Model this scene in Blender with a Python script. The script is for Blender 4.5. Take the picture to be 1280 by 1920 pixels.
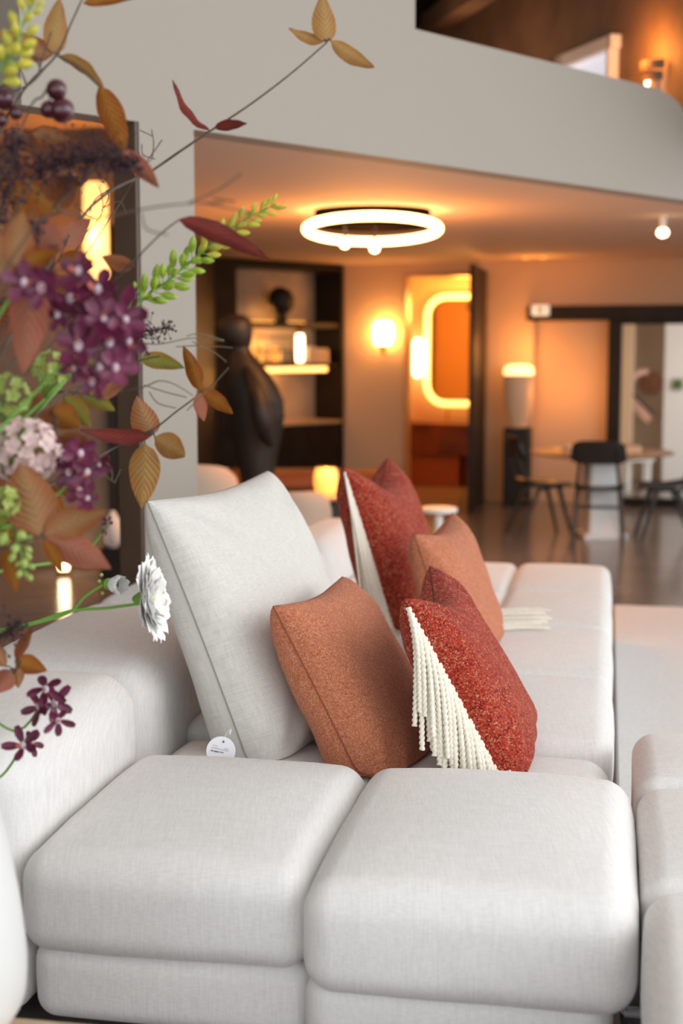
import bpy, math, random
import numpy as np
from mathutils import Vector, Matrix, noise

random.seed(7)
for o in list(bpy.data.objects):
    bpy.data.objects.remove(o, do_unlink=True)
S = bpy.context.scene
COL = S.collection

# ------------------------------------------------------------------ camera
F = 2666.7            # focal length in pixels of the 1280 x 1920 frame (50 mm on a 36 mm high sensor)
H = 1.55              # eye height
PITCH = math.atan(305 / F)
cd = bpy.data.cameras.new('camera')
cam = bpy.data.objects.new('camera', cd)
COL.objects.link(cam)
cd.sensor_fit = 'VERTICAL'; cd.sensor_height = 36; cd.sensor_width = 24; cd.lens = 50
cam.location = (0, 0, H)
cam.rotation_euler = (math.radians(90) - PITCH, 0, 0)
cd.dof.use_dof = True; cd.dof.focus_distance = 3.75; cd.dof.aperture_fstop = 1.9
cd.clip_start = .05
S.camera = cam

# ------------------------------------------------------------------ world and light
w = bpy.data.worlds.new('overcast_sky'); S.world = w; w.use_nodes = True
w.node_tree.nodes['Background'].inputs[0].default_value = (.93, .97, 1.0, 1)
w.node_tree.nodes['Background'].inputs[1].default_value = 2.15
S.view_settings.view_transform = 'Standard'
S.view_settings.look = 'None'
S.view_settings.exposure = 0.15
S.view_settings.gamma = 1.0
S.view_settings.use_curve_mapping = False
try:
    S.cycles.use_denoising = True
    S.cycles.max_bounces = 6
    S.cycles.caustics_reflective = False
    S.cycles.sample_clamp_indirect = 6
except Exception:
    pass


def area(name, loc, target, sx, sy, power, color):
    l = bpy.data.lights.new(name, 'AREA'); l.shape = 'RECTANGLE'; l.size = sx; l.size_y = sy
    l.energy = power; l.color = color
    o = bpy.data.objects.new(name, l); COL.objects.link(o); o.location = loc
    o.rotation_euler = (Vector(target) - Vector(loc)).to_track_quat('-Z', 'Y').to_euler()
    return o


def point(name, loc, power, color, r=.05):
    l = bpy.data.lights.new(name, 'POINT'); l.energy = power; l.color = color; l.shadow_soft_size = r
    o = bpy.data.objects.new(name, l); COL.objects.link(o); o.location = loc
    return o


WARM = (1, .36, .065)
# daylight through the tall window on the right of the hall
area('window_daylight', (4.6, 1.6, 3.5), (-.6, 4.2, .4), 6.0, 3.4, 150, (.95, .98, 1))


def ray(u, v):
    x = (u - 640) / F; y = (960 - v) / F
    c, s = math.cos(PITCH), math.sin(PITCH)
    return Vector((x, c + y * s, -s + y * c))


def px(u, v, Y):
    """the point of the room at forward distance Y that the photograph shows at u, v"""
    r = ray(u, v)
    return Vector((0, 0, H)) + r * (Y / r.y)


def pz(u, v, z):
    r = ray(u, v)
    return Vector((0, 0, H)) + r * ((z - H) / r.z)


# ------------------------------------------------------------------ materials
MATS = {}


class Nodes:
    def __init__(self, name):
        self.m = bpy.data.materials.new(name); self.m.use_nodes = True
        self.t = self.m.node_tree; self.b = self.t.nodes['Principled BSDF']
        MATS[name] = self.m

    def n(self, kind, **kw):
        nd = self.t.nodes.new(kind)
        for k, v in kw.items():
            if k.startswith('i_'):
                nd.inputs[k[2:].replace('_', ' ')].default_value = v
            else:
                setattr(nd, k, v)
        return nd

    def l(self, a, b):
        self.t.links.new(a, b)


def c4(c): return (c[0], c[1], c[2], 1)


def mat(name, col, rough=.6, metal=0, var=0, vscale=8, bump=0, bscale=40, emit=None, estr=0, trans=0, alpha=1, sheen=0, spec=None, sss=0, coat=0):
    N = Nodes(name); b = N.b
    b.inputs['Base Color'].default_value = c4(col)
    b.inputs['Roughness'].default_value = rough
    b.inputs['Metallic'].default_value = metal
    if spec is not None: b.inputs['Specular IOR Level'].default_value = spec
    if sheen: b.inputs['Sheen Weight'].default_value = sheen
    if coat: b.inputs['Coat Weight'].default_value = coat
    if trans: b.inputs['Transmission Weight'].default_value = trans
    if sss:
        b.inputs['Subsurface Weight'].default_value = sss; b.inputs['Subsurface Radius'].default_value = (.01, .006, .003)
    if emit:
        b.inputs['Emission Color'].default_value = c4(emit); b.inputs['Emission Strength'].default_value = estr
    if var or bump:
        tc = N.n('ShaderNodeTexCoord')
    if var:
        nz = N.n('ShaderNodeTexNoise', i_Scale=vscale, i_Detail=5); N.l(tc.outputs['Object'], nz.inputs['Vector'])
        rp = N.n('ShaderNodeValToRGB')
        rp.color_ramp.elements[0].position = .3; rp.color_ramp.elements[1].position = .7
        rp.color_ramp.elements[0].color = c4([x * (1 - var) for x in col]); rp.color_ramp.elements[1].color = c4([min(1, x * (1 + var)) for x in col])
        N.l(nz.outputs['Fac'], rp.inputs['Fac']); N.l(rp.outputs['Color'], b.inputs['Base Color'])
    if bump:
        n2 = N.n('ShaderNodeTexNoise', i_Scale=bscale, i_Detail=4); N.l(tc.outputs['Object'], n2.inputs['Vector'])
        bp = N.n('ShaderNodeBump', i_Strength=bump, i_Distance=.01); N.l(n2.outputs['Fac'], bp.inputs['Height']); N.l(bp.outputs['Normal'], b.inputs['Normal'])
    return N.m


def linen(name, base, lo, streak=(14, 260, 14), amount=.5, uv=False, bumpd=.0012):
    """woven linen: slubby threads in two directions, colour and relief"""
    N = Nodes(name); b = N.b; b.inputs['Roughness'].default_value = .9; b.inputs['Specular IOR Level'].default_value = .15
    b.inputs['Sheen Weight'].default_value = .12
    tc = N.n('ShaderNodeTexCoord'); src = tc.outputs['UV' if uv else 'Object']
    outs = []
    a, d = (30, 420) if uv else (18, 330)
    for sc in ((d, a, a), (a, d, d if not uv else a)):
        mp = N.n('ShaderNodeMapping'); mp.inputs['Scale'].default_value = sc; N.l(src, mp.inputs['Vector'])
        nz = N.n('ShaderNodeTexNoise', i_Scale=1.0, i_Detail=3, i_Roughness=.6); N.l(mp.outputs['Vector'], nz.inputs['Vector'])
        outs.append(nz.outputs['Fac'])
    mx = N.n('ShaderNodeMath', operation='ADD'); N.l(outs[0], mx.inputs[0]); N.l(outs[1], mx.inputs[1])
    hf = N.n('ShaderNodeMath', operation='MULTIPLY'); hf.inputs[1].default_value = .5; N.l(mx.outputs[0], hf.inputs[0])
    rp = N.n('ShaderNodeValToRGB'); rp.color_ramp.elements[0].position = .36; rp.color_ramp.elements[1].position = .62
    rp.color_ramp.elements[0].color = c4(lo); rp.color_ramp.elements[1].color = c4(base)
    N.l(hf.outputs[0], rp.inputs['Fac']); N.l(rp.outputs['Color'], b.inputs['Base Color'])
    bg = N.n('ShaderNodeTexNoise', i_Scale=9, i_Detail=3); N.l(tc.outputs['Object'], bg.inputs['Vector'])
    b1 = N.n('ShaderNodeBump', i_Strength=.14, i_Distance=.02); N.l(bg.outputs['Fac'], b1.inputs['Height'])
    b2 = N.n('ShaderNodeBump', i_Strength=amount, i_Distance=bumpd); N.l(hf.outputs[0], b2.inputs['Height']); N.l(b1.outputs['Normal'], b2.inputs['Normal'])
    N.l(b2.outputs['Normal'], b.inputs['Normal'])
    return N.m


def boucle(name, cols, scale, bumpd=.004, fleck=.5):
    """nubbly yarn: cells coloured at random between the yarn colours"""
    N = Nodes(name); b = N.b; b.inputs['Roughness'].default_value = .95; b.inputs['Specular IOR Level'].default_value = .1
    b.inputs['Sheen Weight'].default_value = .1
    tc = N.n('ShaderNodeTexCoord')
    mp = N.n('ShaderNodeMapping'); mp.inputs['Scale'].default_value = (scale, scale, scale); N.l(tc.outputs['Object'], mp.inputs['Vector'])
    wz = N.n('ShaderNodeTexNoise', i_Scale=.7, i_Detail=2); N.l(mp.outputs['Vector'], wz.inputs['Vector'])
    add = N.n('ShaderNodeVectorMath', operation='MULTIPLY_ADD'); N.l(wz.outputs['Color'], add.inputs[0]); add.inputs[1].default_value = (.5, .5, .5); N.l(mp.outputs['Vector'], add.inputs[2])
    vo = N.n('ShaderNodeTexVoronoi', i_Scale=1.0); N.l(add.outputs[0], vo.inputs['Vector'])
    sp = N.n('ShaderNodeSeparateColor'); N.l(vo.outputs['Color'], sp.inputs[0])
    big = N.n('ShaderNodeTexNoise', i_Scale=40, i_Detail=3); N.l(tc.outputs['Object'], big.inputs['Vector'])
    ad = N.n('ShaderNodeMath', operation='MULTIPLY_ADD'); N.l(big.outputs['Fac'], ad.inputs[0]); ad.inputs[1].default_value = fleck; N.l(sp.outputs[0], ad.inputs[2])
    sb = N.n('ShaderNodeMath', operation='SUBTRACT'); N.l(ad.outputs[0], sb.inputs[0]); sb.inputs[1].default_value = fleck * .5
    rp = N.n('ShaderNodeValToRGB'); rp.color_ramp.interpolation = 'LINEAR'
    e = rp.color_ramp.elements; e[0].position = 0; e[0].color = c4(cols[0]); e[1].position = 1; e[1].color = c4(cols[-1])
    for k, c in enumerate(cols[1:-1]):
        x = e.new(min(.84, .27 * (k + 1))); x.color = c4(c)
    N.l(sb.outputs[0], rp.inputs['Fac']); N.l(rp.outputs['Color'], b.inputs['Base Color'])
    bp = N.n('ShaderNodeBump', i_Strength=.9, i_Distance=bumpd, invert=True); N.l(vo.outputs['Distance'], bp.inputs['Height']); N.l(bp.outputs['Normal'], b.inputs['Normal'])
    return N.m


def leafmat(name, mid, edge, vein, rough=.5):
    """leaf: colour runs from the midrib to the margin, side veins as fine lines"""
    N = Nodes(name); b = N.b; b.inputs['Roughness'].default_value = rough; b.inputs['Specular IOR Level'].default_value = .25
    tc = N.n('ShaderNodeTexCoord'); sx = N.n('ShaderNodeSeparateXYZ'); N.l(tc.outputs['UV'], sx.inputs[0])
    ab = N.n('ShaderNodeMath', operation='ABSOLUTE'); N.l(sx.outputs['X'], ab.inputs[0])      # 0 midrib, 1 margin
    nz = N.n('ShaderNodeTexNoise', i_Scale=30, i_Detail=4); N.l(tc.outputs['Object'], nz.inputs['Vector'])
    m1 = N.n('ShaderNodeMath', operation='MULTIPLY_ADD'); N.l(nz.outputs['Fac'], m1.inputs[0]); m1.inputs[1].default_value = .9; N.l(ab.outputs[0], m1.inputs[2])
    m2 = N.n('ShaderNodeMath', operation='SUBTRACT'); N.l(m1.outputs[0], m2.inputs[0]); m2.inputs[1].default_value = .45
    r1 = N.n('ShaderNodeValToRGB'); r1.color_ramp.elements[0].color = c4(mid); r1.color_ramp.elements[1].color = c4(edge)
    r1.color_ramp.elements[0].position = .1; r1.color_ramp.elements[1].position = .85
    N.l(m2.outputs[0], r1.inputs['Fac'])
    q = N.n('ShaderNodeMath', operation='MULTIPLY_ADD'); N.l(ab.outputs[0], q.inputs[0]); q.inputs[1].default_value = -.28; N.l(sx.outputs['Y'], q.inputs[2])
    q2 = N.n('ShaderNodeMath', operation='MULTIPLY'); N.l(q.outputs[0], q2.inputs[0]); q2.inputs[1].default_value = 58
    sn = N.n('ShaderNodeMath', operation='SINE'); N.l(q2.outputs[0], sn.inputs[0])
    vp = N.n('ShaderNodeMath', operation='POWER'); 
    h = N.n('ShaderNodeMath', operation='MULTIPLY_ADD'); N.l(sn.outputs[0], h.inputs[0]); h.inputs[1].default_value = .5; h.inputs[2].default_value = .5
    N.l(h.outputs[0], vp.inputs[0]); vp.inputs[1].default_value = 5
    vm = N.n('ShaderNodeMath', operation='MULTIPLY'); N.l(vp.outputs[0], vm.inputs[0]); vm.inputs[1].default_value = .32
    mx = N.n('ShaderNodeMix', data_type='RGBA'); N.l(vm.outputs[0], mx.inputs['Factor']); N.l(r1.outputs['Color'], mx.inputs[6]); mx.inputs[7].default_value = c4(vein)
    N.l(mx.outputs[2], b.inputs['Base Color'])
    bp = N.n('ShaderNodeBump', i_Strength=.4, i_Distance=.003, invert=True); N.l(h.outputs[0], bp.inputs['Height']); N.l(bp.outputs['Normal'], b.inputs['Normal'])
    # light glows through a thin leaf
    tr = N.n('ShaderNodeBsdfTranslucent'); N.l(mx.outputs[2], tr.inputs['Color'])
    ms = N.n('ShaderNodeMixShader'); ms.inputs[0].default_value = .35
    out = N.t.nodes['Material Output']
    N.l(b.outputs[0], ms.inputs[1]); N.l(tr.outputs[0], ms.inputs[2]); N.l(ms.outputs[0], out.inputs['Surface'])
    return N.m


linen('sofa_linen', (.82, .795, .775), (.69, .67, .655))
mat('sofa_piping', (.42, .40, .385), .9)
linen('grey_linen', (.70, .675, .635), (.56, .54, .505), uv=True)
mat('grey_seam', (.30, .275, .24), .9)
boucle('orange_weave', ((.33, .095, .045), (.49, .155, .078), (.56, .195, .10), (.60, .225, .125), (.70, .36, .23)), 420, .0018, .25)
boucle('red_boucle', ((.13, .009, .006), (.31, .025, .014), (.41, .040, .022), (.43, .065, .035), (.50, .25, .13)), 260, .0035, .5)
mat('orange_seam', (.26, .07, .035), .9)
mat('red_seam', (.14, .015, .01), .9)
mat('cream_rope', (.80, .745, .63), .85, var=.1, vscale=120, sheen=.2)
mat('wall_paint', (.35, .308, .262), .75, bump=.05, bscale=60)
mat('wall_warm', (.68, .475, .30), .75, bump=.05, bscale=60)  # off-white plaster deepened to orange, with lamp warmth put into the colour
mat('ceiling_lamp_tint', (.76, .57, .44), .8)  # orange cast of the lamps put into the ceiling's base colour
mat('dark_wood', (.014, .009, .006), .5, var=.4, vscale=6, spec=.25)
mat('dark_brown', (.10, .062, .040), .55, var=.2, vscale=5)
mat('mid_brown', (.19, .12, .078), .6, var=.15, vscale=4)
mat('loft_brown', (.22, .13, .08), .7, var=.25, vscale=3)
mat('black_metal', (.010, .009, .008), .6)
mat('matte_black', (.006, .005, .005), 1.0, spec=0)
mat('black_chair', (.016, .014, .013), .4)
mat('bronze', (.013, .011, .010), .5, var=.25, vscale=9, spec=.3)
mat('white_plaster', (.82, .80, .77), .5)
mat('ivory_glaze', (.74, .73, .71), .35)
mat('pale_oak', (.56, .40, .26), .5, var=.15, vscale=20)
mat('table_oak', (.55, .36, .20), .4, var=.15, vscale=8)
mat('marble_tan', (.42, .33, .25), .4, var=.22, vscale=3)
mat('marble_red', (.15, .038, .018), .3, var=.6, vscale=3)
mat('beige_fabric', (.50, .38, .29), .9, bump=.2, bscale=200)
mat('rust_leather', (.36, .095, .025), .6)
mat('mirror', (.80, .62, .38), .08, metal=1)
mat('brass', (.80, .52, .18), .25, metal=1)
mat('lamp_opal', (.50, .36, .25), .45, emit=(1, .45, .18), estr=.10)
mat('glow_ring', (1, 1, 1), .4, emit=(1, .52, .19), estr=11)
mat('glow_ball', (1, 1, 1), .4, emit=(1, .66, .34), estr=9)
mat('glow_sconce', (1, 1, 1), .4, emit=(1, .44, .11), estr=26)
mat('glow_tube', (1, 1, 1), .4, emit=(1, .60, .24), estr=14)
mat('glow_mirror', (1, 1, 1), .4, emit=(1, .50, .10), estr=3.2)
mat('glow_shelf', (1, 1, 1), .4, emit=(1, .42, .07), estr=3.0)
mat('glow_lamp', (1, .8, .5), .4, emit=(1, .56, .2), estr=2.6)
mat('glow_amber', (1, .6, .2), .4, emit=(1, .38, .06), estr=1.1)
mat('glow_amber_wall', (1, .7, .4), .4, emit=(1, .50, .15), estr=1.5)
mat('glow_spot', (1, 1, 1), .4, emit=(1, .74, .42), estr=7)
mat('terracotta', (.42, .15, .07), .7)
mat('pink_lacquer', (.80, .45, .32), .5)
mat('sign_white', (.85, .88, .85), .5, emit=(.8, .9, .8), estr=.35)
mat('sign_green', (.06, .35, .14), .5)
mat('tag_card', (.80, .80, .84), .6)
mat('ink', (.10, .10, .13), .7)
mat('window_light', (.8, .85, .9), .5, emit=(.75, .85, 1.0), estr=.55)
mat('glass_clear', (.98, .98, .98), .0, trans=1); MATS['glass_clear'].node_tree.nodes['Principled BSDF'].inputs['IOR'].default_value = 1.06
mat('book_paper', (.55, .44, .33), .7)
mat('book_cloth', (.32, .22, .15), .7)
mat('green_leafy', (.05, .16, .03), .6)
mat('rug_wool', (.74, .715, .70), .95, var=.06, vscale=60, bump=.5, bscale=220)

# polished concrete with a soft mirror of the room in it
N = Nodes('polished_concrete'); tc = N.n('ShaderNodeTexCoord')
nz = N.n('ShaderNodeTexNoise', i_Scale=1.3, i_Detail=7, i_Roughness=.62); N.l(tc.outputs['Object'], nz.inputs['Vector'])
rp = N.n('ShaderNodeValToRGB'); rp.color_ramp.elements[0].color = (.15, .132, .122, 1); rp.color_ramp.elements[1].color = (.27, .245, .23, 1)
rp.color_ramp.elements[0].position = .3; rp.color_ramp.elements[1].position = .72
N.l(nz.outputs['Fac'], rp.inputs['Fac']); N.l(rp.outputs['Color'], N.b.inputs['Base Color'])
N.b.inputs['Roughness'].default_value = .17; N.b.inputs['Specular IOR Level'].default_value = .5
n3 = N.n('ShaderNodeTexNoise', i_Scale=5, i_Detail=3); N.l(tc.outputs['Object'], n3.inputs['Vector'])
bp = N.n('ShaderNodeBump', i_Strength=.06, i_Distance=.02); N.l(n3.outputs['Fac'], bp.inputs['Height']); N.l(bp.outputs['Normal'], N.b.inputs['Normal'])

leafmat('leaf_yellow', (.50, .31, .11), (.46, .22, .06), (.36, .15, .04))
leafmat('leaf_tan', (.46, .25, .11), (.42, .15, .055), (.28, .09, .03))
leafmat('leaf_orange', (.42, .17, .02), (.36, .10, .012), (.24, .06, .01))
leafmat('leaf_rust', (.27, .085, .03), (.34, .12, .05), (.16, .04, .015))
leafmat('leaf_red', (.26, .04, .03), (.20, .03, .025), (.35, .09, .06))
leafmat('leaf_pink', (.42, .17, .10), (.46, .15, .09), (.33, .09, .05))
leafmat('leaf_green', (.30, .33, .06), (.36, .20, .03), (.42, .36, .10))
mat('twig_bark', (.085, .058, .044), .8, var=.3, vscale=60)
mat('twig_pale', (.16, .125, .075), .8)
mat('stem_green', (.15, .33, .045), .5)
mat('bud_green', (.30, .44, .035), .45, var=.3, vscale=50, sss=.15)
mat('bud_yellow', (.50, .46, .05), .45, var=.2, vscale=50, sss=.15)
mat('petal_purple', (.13, .012, .048), .45, var=.35, vscale=40, sss=.05)
mat('petal_plum', (.060, .008, .034), .5, var=.4, vscale=40)
mat('petal_white', (.86, .85, .83), .5, sss=.2)
mat('petal_blush', (.72, .52, .48), .55, var=.18, vscale=40, sss=.1)
mat('flower_heart', (.62, .50, .56), .5)
mat('flower_tongue', (.52, .12, .08), .5)
mat('berry_dark', (.060, .006, .014), .22, coat=.3)
mat('fluff_dark', (.036, .010, .017), .8)
mat('lime_petal', (.33, .42, .10), .5, sss=.1)


# ------------------------------------------------------------------ mesh helpers
ORG = {}


class MB:
    def __init__(self):
        self.v = []; self.f = []; self.uv = None

    def add(self, vs, fs):
        k = len(self.v); self.v += [Vector(p) for p in vs]; self.f += [tuple(i + k for i in q) for q in fs]; return self

    def box(self, c, sz, rz=0, M=None, bev=0):
        """box with chamfered edges (24 corners) about a centre"""
        hx, hy, hz = [s / 2 for s in sz]
        b = bev if bev else min(sz) * .06
        vs = []; idx = {}
        for ax in range(3):
            for sx in (-1, 1):
                for sy in (-1, 1):
                    for s3 in (-1, 1):
                        h = [hx * sx, hy * sy, hz * s3]
                        for k, s in enumerate((sx, sy, s3)):
                            if k != ax: h[k] -= b * s
                        idx[(ax, sx, sy, s3)] = len(vs); vs.append(Vector(h))
        fs = []
        R = (-1, 1)
        I = lambda a, x, y, z: idx[(a, x, y, z)]
        for s in R:
            fs.append([I(0, s, -1, -1), I(0, s, 1, -1), I(0, s, 1, 1), I(0, s, -1, 1)])
            fs.append([I(1, -1, s, -1), I(1, 1, s, -1), I(1, 1, s, 1), I(1, -1, s, 1)])
            fs.append([I(2, -1, -1, s), I(2, 1, -1, s), I(2, 1, 1, s), I(2, -1, 1, s)])
            for q in R:
                fs.append([I(0, s, q, -1), I(0, s, q, 1), I(1, s, q, 1), I(1, s, q, -1)])
                fs.append([I(0, s, -1, q), I(0, s, 1, q), I(2, s, 1, q), I(2, s, -1, q)])
                fs.append([I(1, -1, s, q), I(1, 1, s, q), I(2, 1, s, q), I(2, -1, s, q)])
                for r in R:
                    fs.append([I(0, s, q, r), I(1, s, q, r), I(2, s, q, r)])
        T = Matrix.Translation(c) @ (M.to_4x4() if M else Matrix.Rotation(rz, 4, 'Z'))
        # orient outward
        out = []
        for f in fs:
            a, b_, c_ = vs[f[0]], vs[f[1]], vs[f[2]]
            n = (b_ - a).cross(c_ - a); m = sum((vs[i] for i in f), Vector()) / len(f)
            out.append(f if n.dot(m) > 0 else f[::-1])
        return self.add([T @ p for p in vs], out)

    def tube(self, path, rad, sides=8, cap=True):
        path = [Vector(p) for p in path]
        rads = rad if hasattr(rad, '__len__') else [rad] * len(path)
        rings = []; up = None
        for i, p in enumerate(path):
            d = (path[min(i + 1, len(path) - 1)] - path[max(i - 1, 0)])
            d = d.normalized() if d.length > 1e-9 else Vector((0, 0, 1))
            if up is None:
                up = d.orthogonal().normalized()
            up = (up - d * up.dot(d)); up = up.normalized() if up.length > 1e-6 else d.orthogonal().normalized()
            sd = d.cross(up)
            rings.append([p + (up * math.cos(2 * math.pi * k / sides) + sd * math.sin(2 * math.pi * k / sides)) * rads[i] for k in range(sides)])
        vs = [q for r in rings for q in r]; fs = []
        for i in range(len(path) - 1):
            for k in range(sides):
                k2 = (k + 1) % sides
                fs.append((i * sides + k, i * sides + k2, (i + 1) * sides + k2, (i + 1) * sides + k))
        if cap:
            fs.append(tuple(range(sides))[::-1]); fs.append(tuple((len(path) - 1) * sides + k for k in range(sides)))
        return self.add(vs, fs)

    def rope(self, path, r, pitch, sides=10):
        """two-ply twisted cord"""
        path = [Vector(p) for p in path]
        up = None; rings = []; L = 0
        for i, p in enumerate(path):
            d = (path[min(i + 1, len(path) - 1)] - path[max(i - 1, 0)]); d = d.normalized()
            if i: L += (p - path[i - 1]).length
            if up is None: up = d.orthogonal().normalized()
            up = (up - d * up.dot(d)).normalized(); sd = d.cross(up)
            ph = 2 * math.pi * L / pitch
            ring = []
            for k in range(sides):
                th = 2 * math.pi * k / sides
                rr = r * (.52 + .56 * abs(math.cos(th - ph)))
                ring.append(p + (up * math.cos(th) + sd * math.sin(th)) * rr)
            rings.append(ring)
        vs = [q for r_ in rings for q in r_]; fs = []
        for i in range(len(path) - 1):
            for k in range(sides):
                k2 = (k + 1) % sides
                fs.append((i * sides + k, i * sides + k2, (i + 1) * sides + k2, (i + 1) * sides + k))
        fs.append(tuple(range(sides))[::-1]); fs.append(tuple((len(path) - 1) * sides + k for k in range(sides)))
        return self.add(vs, fs)

    def lathe(self, prof, c=(0, 0, 0), seg=28, M=None, squash=1):
        vs = []; fs = []; n = len(prof)
        for r, z in prof:
            for k in range(seg):
                a = 2 * math.pi * k / seg
                vs.append(Vector((r * math.cos(a), r * math.sin(a) * squash, z)))
        for i in range(n - 1):
            for k in range(seg):
                k2 = (k + 1) % seg
                fs.append((i * seg + k, i * seg + k2, (i + 1) * seg + k2, (i + 1) * seg + k))
        if prof[0][0] > 1e-6: fs.append(tuple(range(seg))[::-1])
        if prof[-1][0] > 1e-6: fs.append(tuple((n - 1) * seg + k for k in range(seg)))
        T = Matrix.Translation(c) @ (M.to_4x4() if M else Matrix.Identity(4))
        return self.add([T @ p for p in vs], fs)

    def ball(self, c, r, seg=12, rings=8, scale=(1, 1, 1), M=None):
        prof = [(r * math.sin(math.pi * i / rings), -r * math.cos(math.pi * i / rings)) for i in range(rings + 1)]
        prof[0] = (1e-5, -r); prof[-1] = (1e-5, r)
        MM = (M.to_4x4() if M else Matrix.Identity(4)) @ Matrix.Diagonal((*scale, 1))
        return self.lathe(prof, c, seg, MM)

    def prism(self, pts, a, b):
        """polygon pts (3D, planar) swept from offset a to offset b (vectors)"""
        n = len(pts); vs = [Vector(p) + Vector(a) for p in pts] + [Vector(p) + Vector(b) for p in pts]
        fs = [tuple(range(n)), tuple(range(2 * n - 1, n - 1, -1))] + [(i, n + i, n + (i + 1) % n, (i + 1) % n) for i in range(n)]
        return self.add(vs, fs)

    def build(self, name, m, parent=None, smooth=True, org=None, auto=35):
        o_ = Vector(org) if org is not None else (ORG[parent.name] if parent is not None else None)
        if o_ is None:
            xs = [p for p in self.v]
            lo = Vector([min(p[k] for p in xs) for k in range(3)]); hi = Vector([max(p[k] for p in xs) for k in range(3)])
            o_ = Vector(((lo.x + hi.x) / 2, (lo.y + hi.y) / 2, lo.z))
        me = bpy.data.meshes.new(name)
        me.from_pydata([tuple(p - o_) for p in self.v], [], self.f)
        if self.uv is not None:
            ul = me.uv_layers.new(name='UVMap')
            for lp in me.loops:
                ul.data[lp.index].uv = self.uv[lp.vertex_index]
        me.materials.append(MATS[m])
        if smooth:
            for p in me.polygons: p.use_smooth = True
            try: me.set_sharp_from_angle(angle=math.radians(auto))
            except Exception: pass
        me.update()
        o = bpy.data.objects.new(name, me); COL.objects.link(o)
        if parent is not None: o.parent = parent
        else: o.location = o_
        ORG[o.name] = o_
        return o


def thing(name, label, cat, loc, group=None):
    o = bpy.data.objects.new(name, None); COL.objects.link(o); o.empty_display_size = .1
    o.location = loc; ORG[o.name] = Vector(loc)
    return tag(o, label, cat, group)


def tag(o, label, cat, group=None):
    o['label'] = label; o['category'] = cat
    if group: o['group'] = group
    return o


def struct(o, label=None):
    o['kind'] = 'structure'
    if label: o['label'] = label
    return o


def bez(ps, n=16):
    """smooth path through the points"""
    ps = [Vector(p) for p in ps]
    if len(ps) == 2:
        return [ps[0].lerp(ps[1], i / n) for i in range(n + 1)]
    out = []
    for i in range(len(ps) - 1):
        p0 = ps[max(i - 1, 0)]; p1 = ps[i]; p2 = ps[i + 1]; p3 = ps[min(i + 2, len(ps) - 1)]
        for k in range(n):
            t = k / n
            out.append(.5 * ((2 * p1) + (p2 - p0) * t + (2 * p0 - 5 * p1 + 4 * p2 - p3) * t * t + (3 * p1 - p0 - 3 * p2 + p3) * t ** 3))
    out.append(ps[-1])
    return out


# ================================================================== THE SETTING
ZC = 2.43
mb = MB(); mb.box((1.5, 7, -.05), (19, 28, .1)); struct(mb.build('floor', 'polished_concrete', smooth=False), 'dark polished concrete floor')

# the beam wall over the opening: runs away to the right
fa = pz(363, 243, ZC); fb = pz(1280, 375, ZC)
FD = (fb - fa); FD.z = 0; FD.normalize(); FN = Vector((-FD.y, FD.x, 0))     # FN points into the back room


def on_fascia(u, v):
    r = ray(u, v); o = Vector((0, 0, H)); k = (fa - o).dot(FN) / r.dot(FN); return o + r * k


TH = .14
p778 = on_fascia(778, 55); ptop = on_fascia(1000, 108)
zpar = (p778.z + ptop.z) / 2
xl = (on_fascia(38, 100) - fa).dot(FD); x778 = (p778 - fa).dot(FD); x263 = (on_fascia(263, 400) - fa).dot(FD)


def fpoly(name, pts, m='wall_paint'):
    P = [fa + FD * a + Vector((0, 0, z - ZC)) for a, z in pts]
    b = MB(); b.prism(P, (0, 0, 0), FN * TH)
    return struct(b.build(name, m, smooth=False))


XR = 7.2
xc = (on_fascia(1221, 168) - fa).dot(FD)
arc = [(xc + .05 + .55 * math.sin(t), zpar - .55 * (1 - math.cos(t)) * .9) for t in [i * math.pi / 16 for i in range(9)]]
fpoly('wall_front', [(xl, ZC), (XR, ZC), (XR, zpar - .5)] + arc[::-1] + [(x778, zpar), (x778, 5.6), (xl, 5.6)])
P_ = [fa + FD * a + FN * .34 + Vector((0, 0, z - ZC)) for a, z in [(xc - .3, ZC + .27), (XR, ZC + .27), (XR, zpar - .03), (xc - .3, zpar - .03)]]
b = MB(); b.prism(P_, (0, 0, 0), FN * .12); struct(b.build('wall_parapet', 'wall_paint', smooth=False), 'set-back loft parapet at the right')
fpoly('wall_pillar', [(x263, 0), (0, 0), (0, ZC), (x263, ZC)])
b = MB(); P0 = fa + FD * (x263 - .006); b.prism([Vector((P0.x, P0.y, 0)) + FN * .004, Vector((P0.x, P0.y, 0)) + FN * (TH + .004), Vector((P0.x, P0.y, ZC)) + FN * (TH + .004), Vector((P0.x, P0.y, ZC)) + FN * .004], -FD * .012, FD * 0); struct(b.build('pillar_shade_board', 'dark_brown', smooth=False), 'dark brown board for the shaded side of the pillar')  # shade on the pillar's side put in as a thin dark board
# low ceiling of the back room (slab) and the loft floor on it
A = fa + FN * .0; 
c0 = fa + FD * xl; c1 = fa + FD * XR
cl = fa + FD * (x263 + .1)
ceil = [cl + FN * .02, c1 + FN * .02, Vector((c1.x + 1, 19, ZC)), Vector((-3, 19, ZC)), Vector((-1.25, 10.1, ZC))]
b = MB(); b.prism([Vector((p.x, p.y, ZC)) for p in ceil], (0, 0, 0.0), (0, 0, .28)); struct(b.build('ceiling', 'ceiling_lamp_tint', smooth=False), 'low plaster ceiling of the back room')
# high ceiling of the hall
b = MB(); b.box((1.0, 2.0, 5.7), (18, 20, .2)); struct(b.build('ceiling_hall', 'white_plaster', smooth=False))

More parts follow.
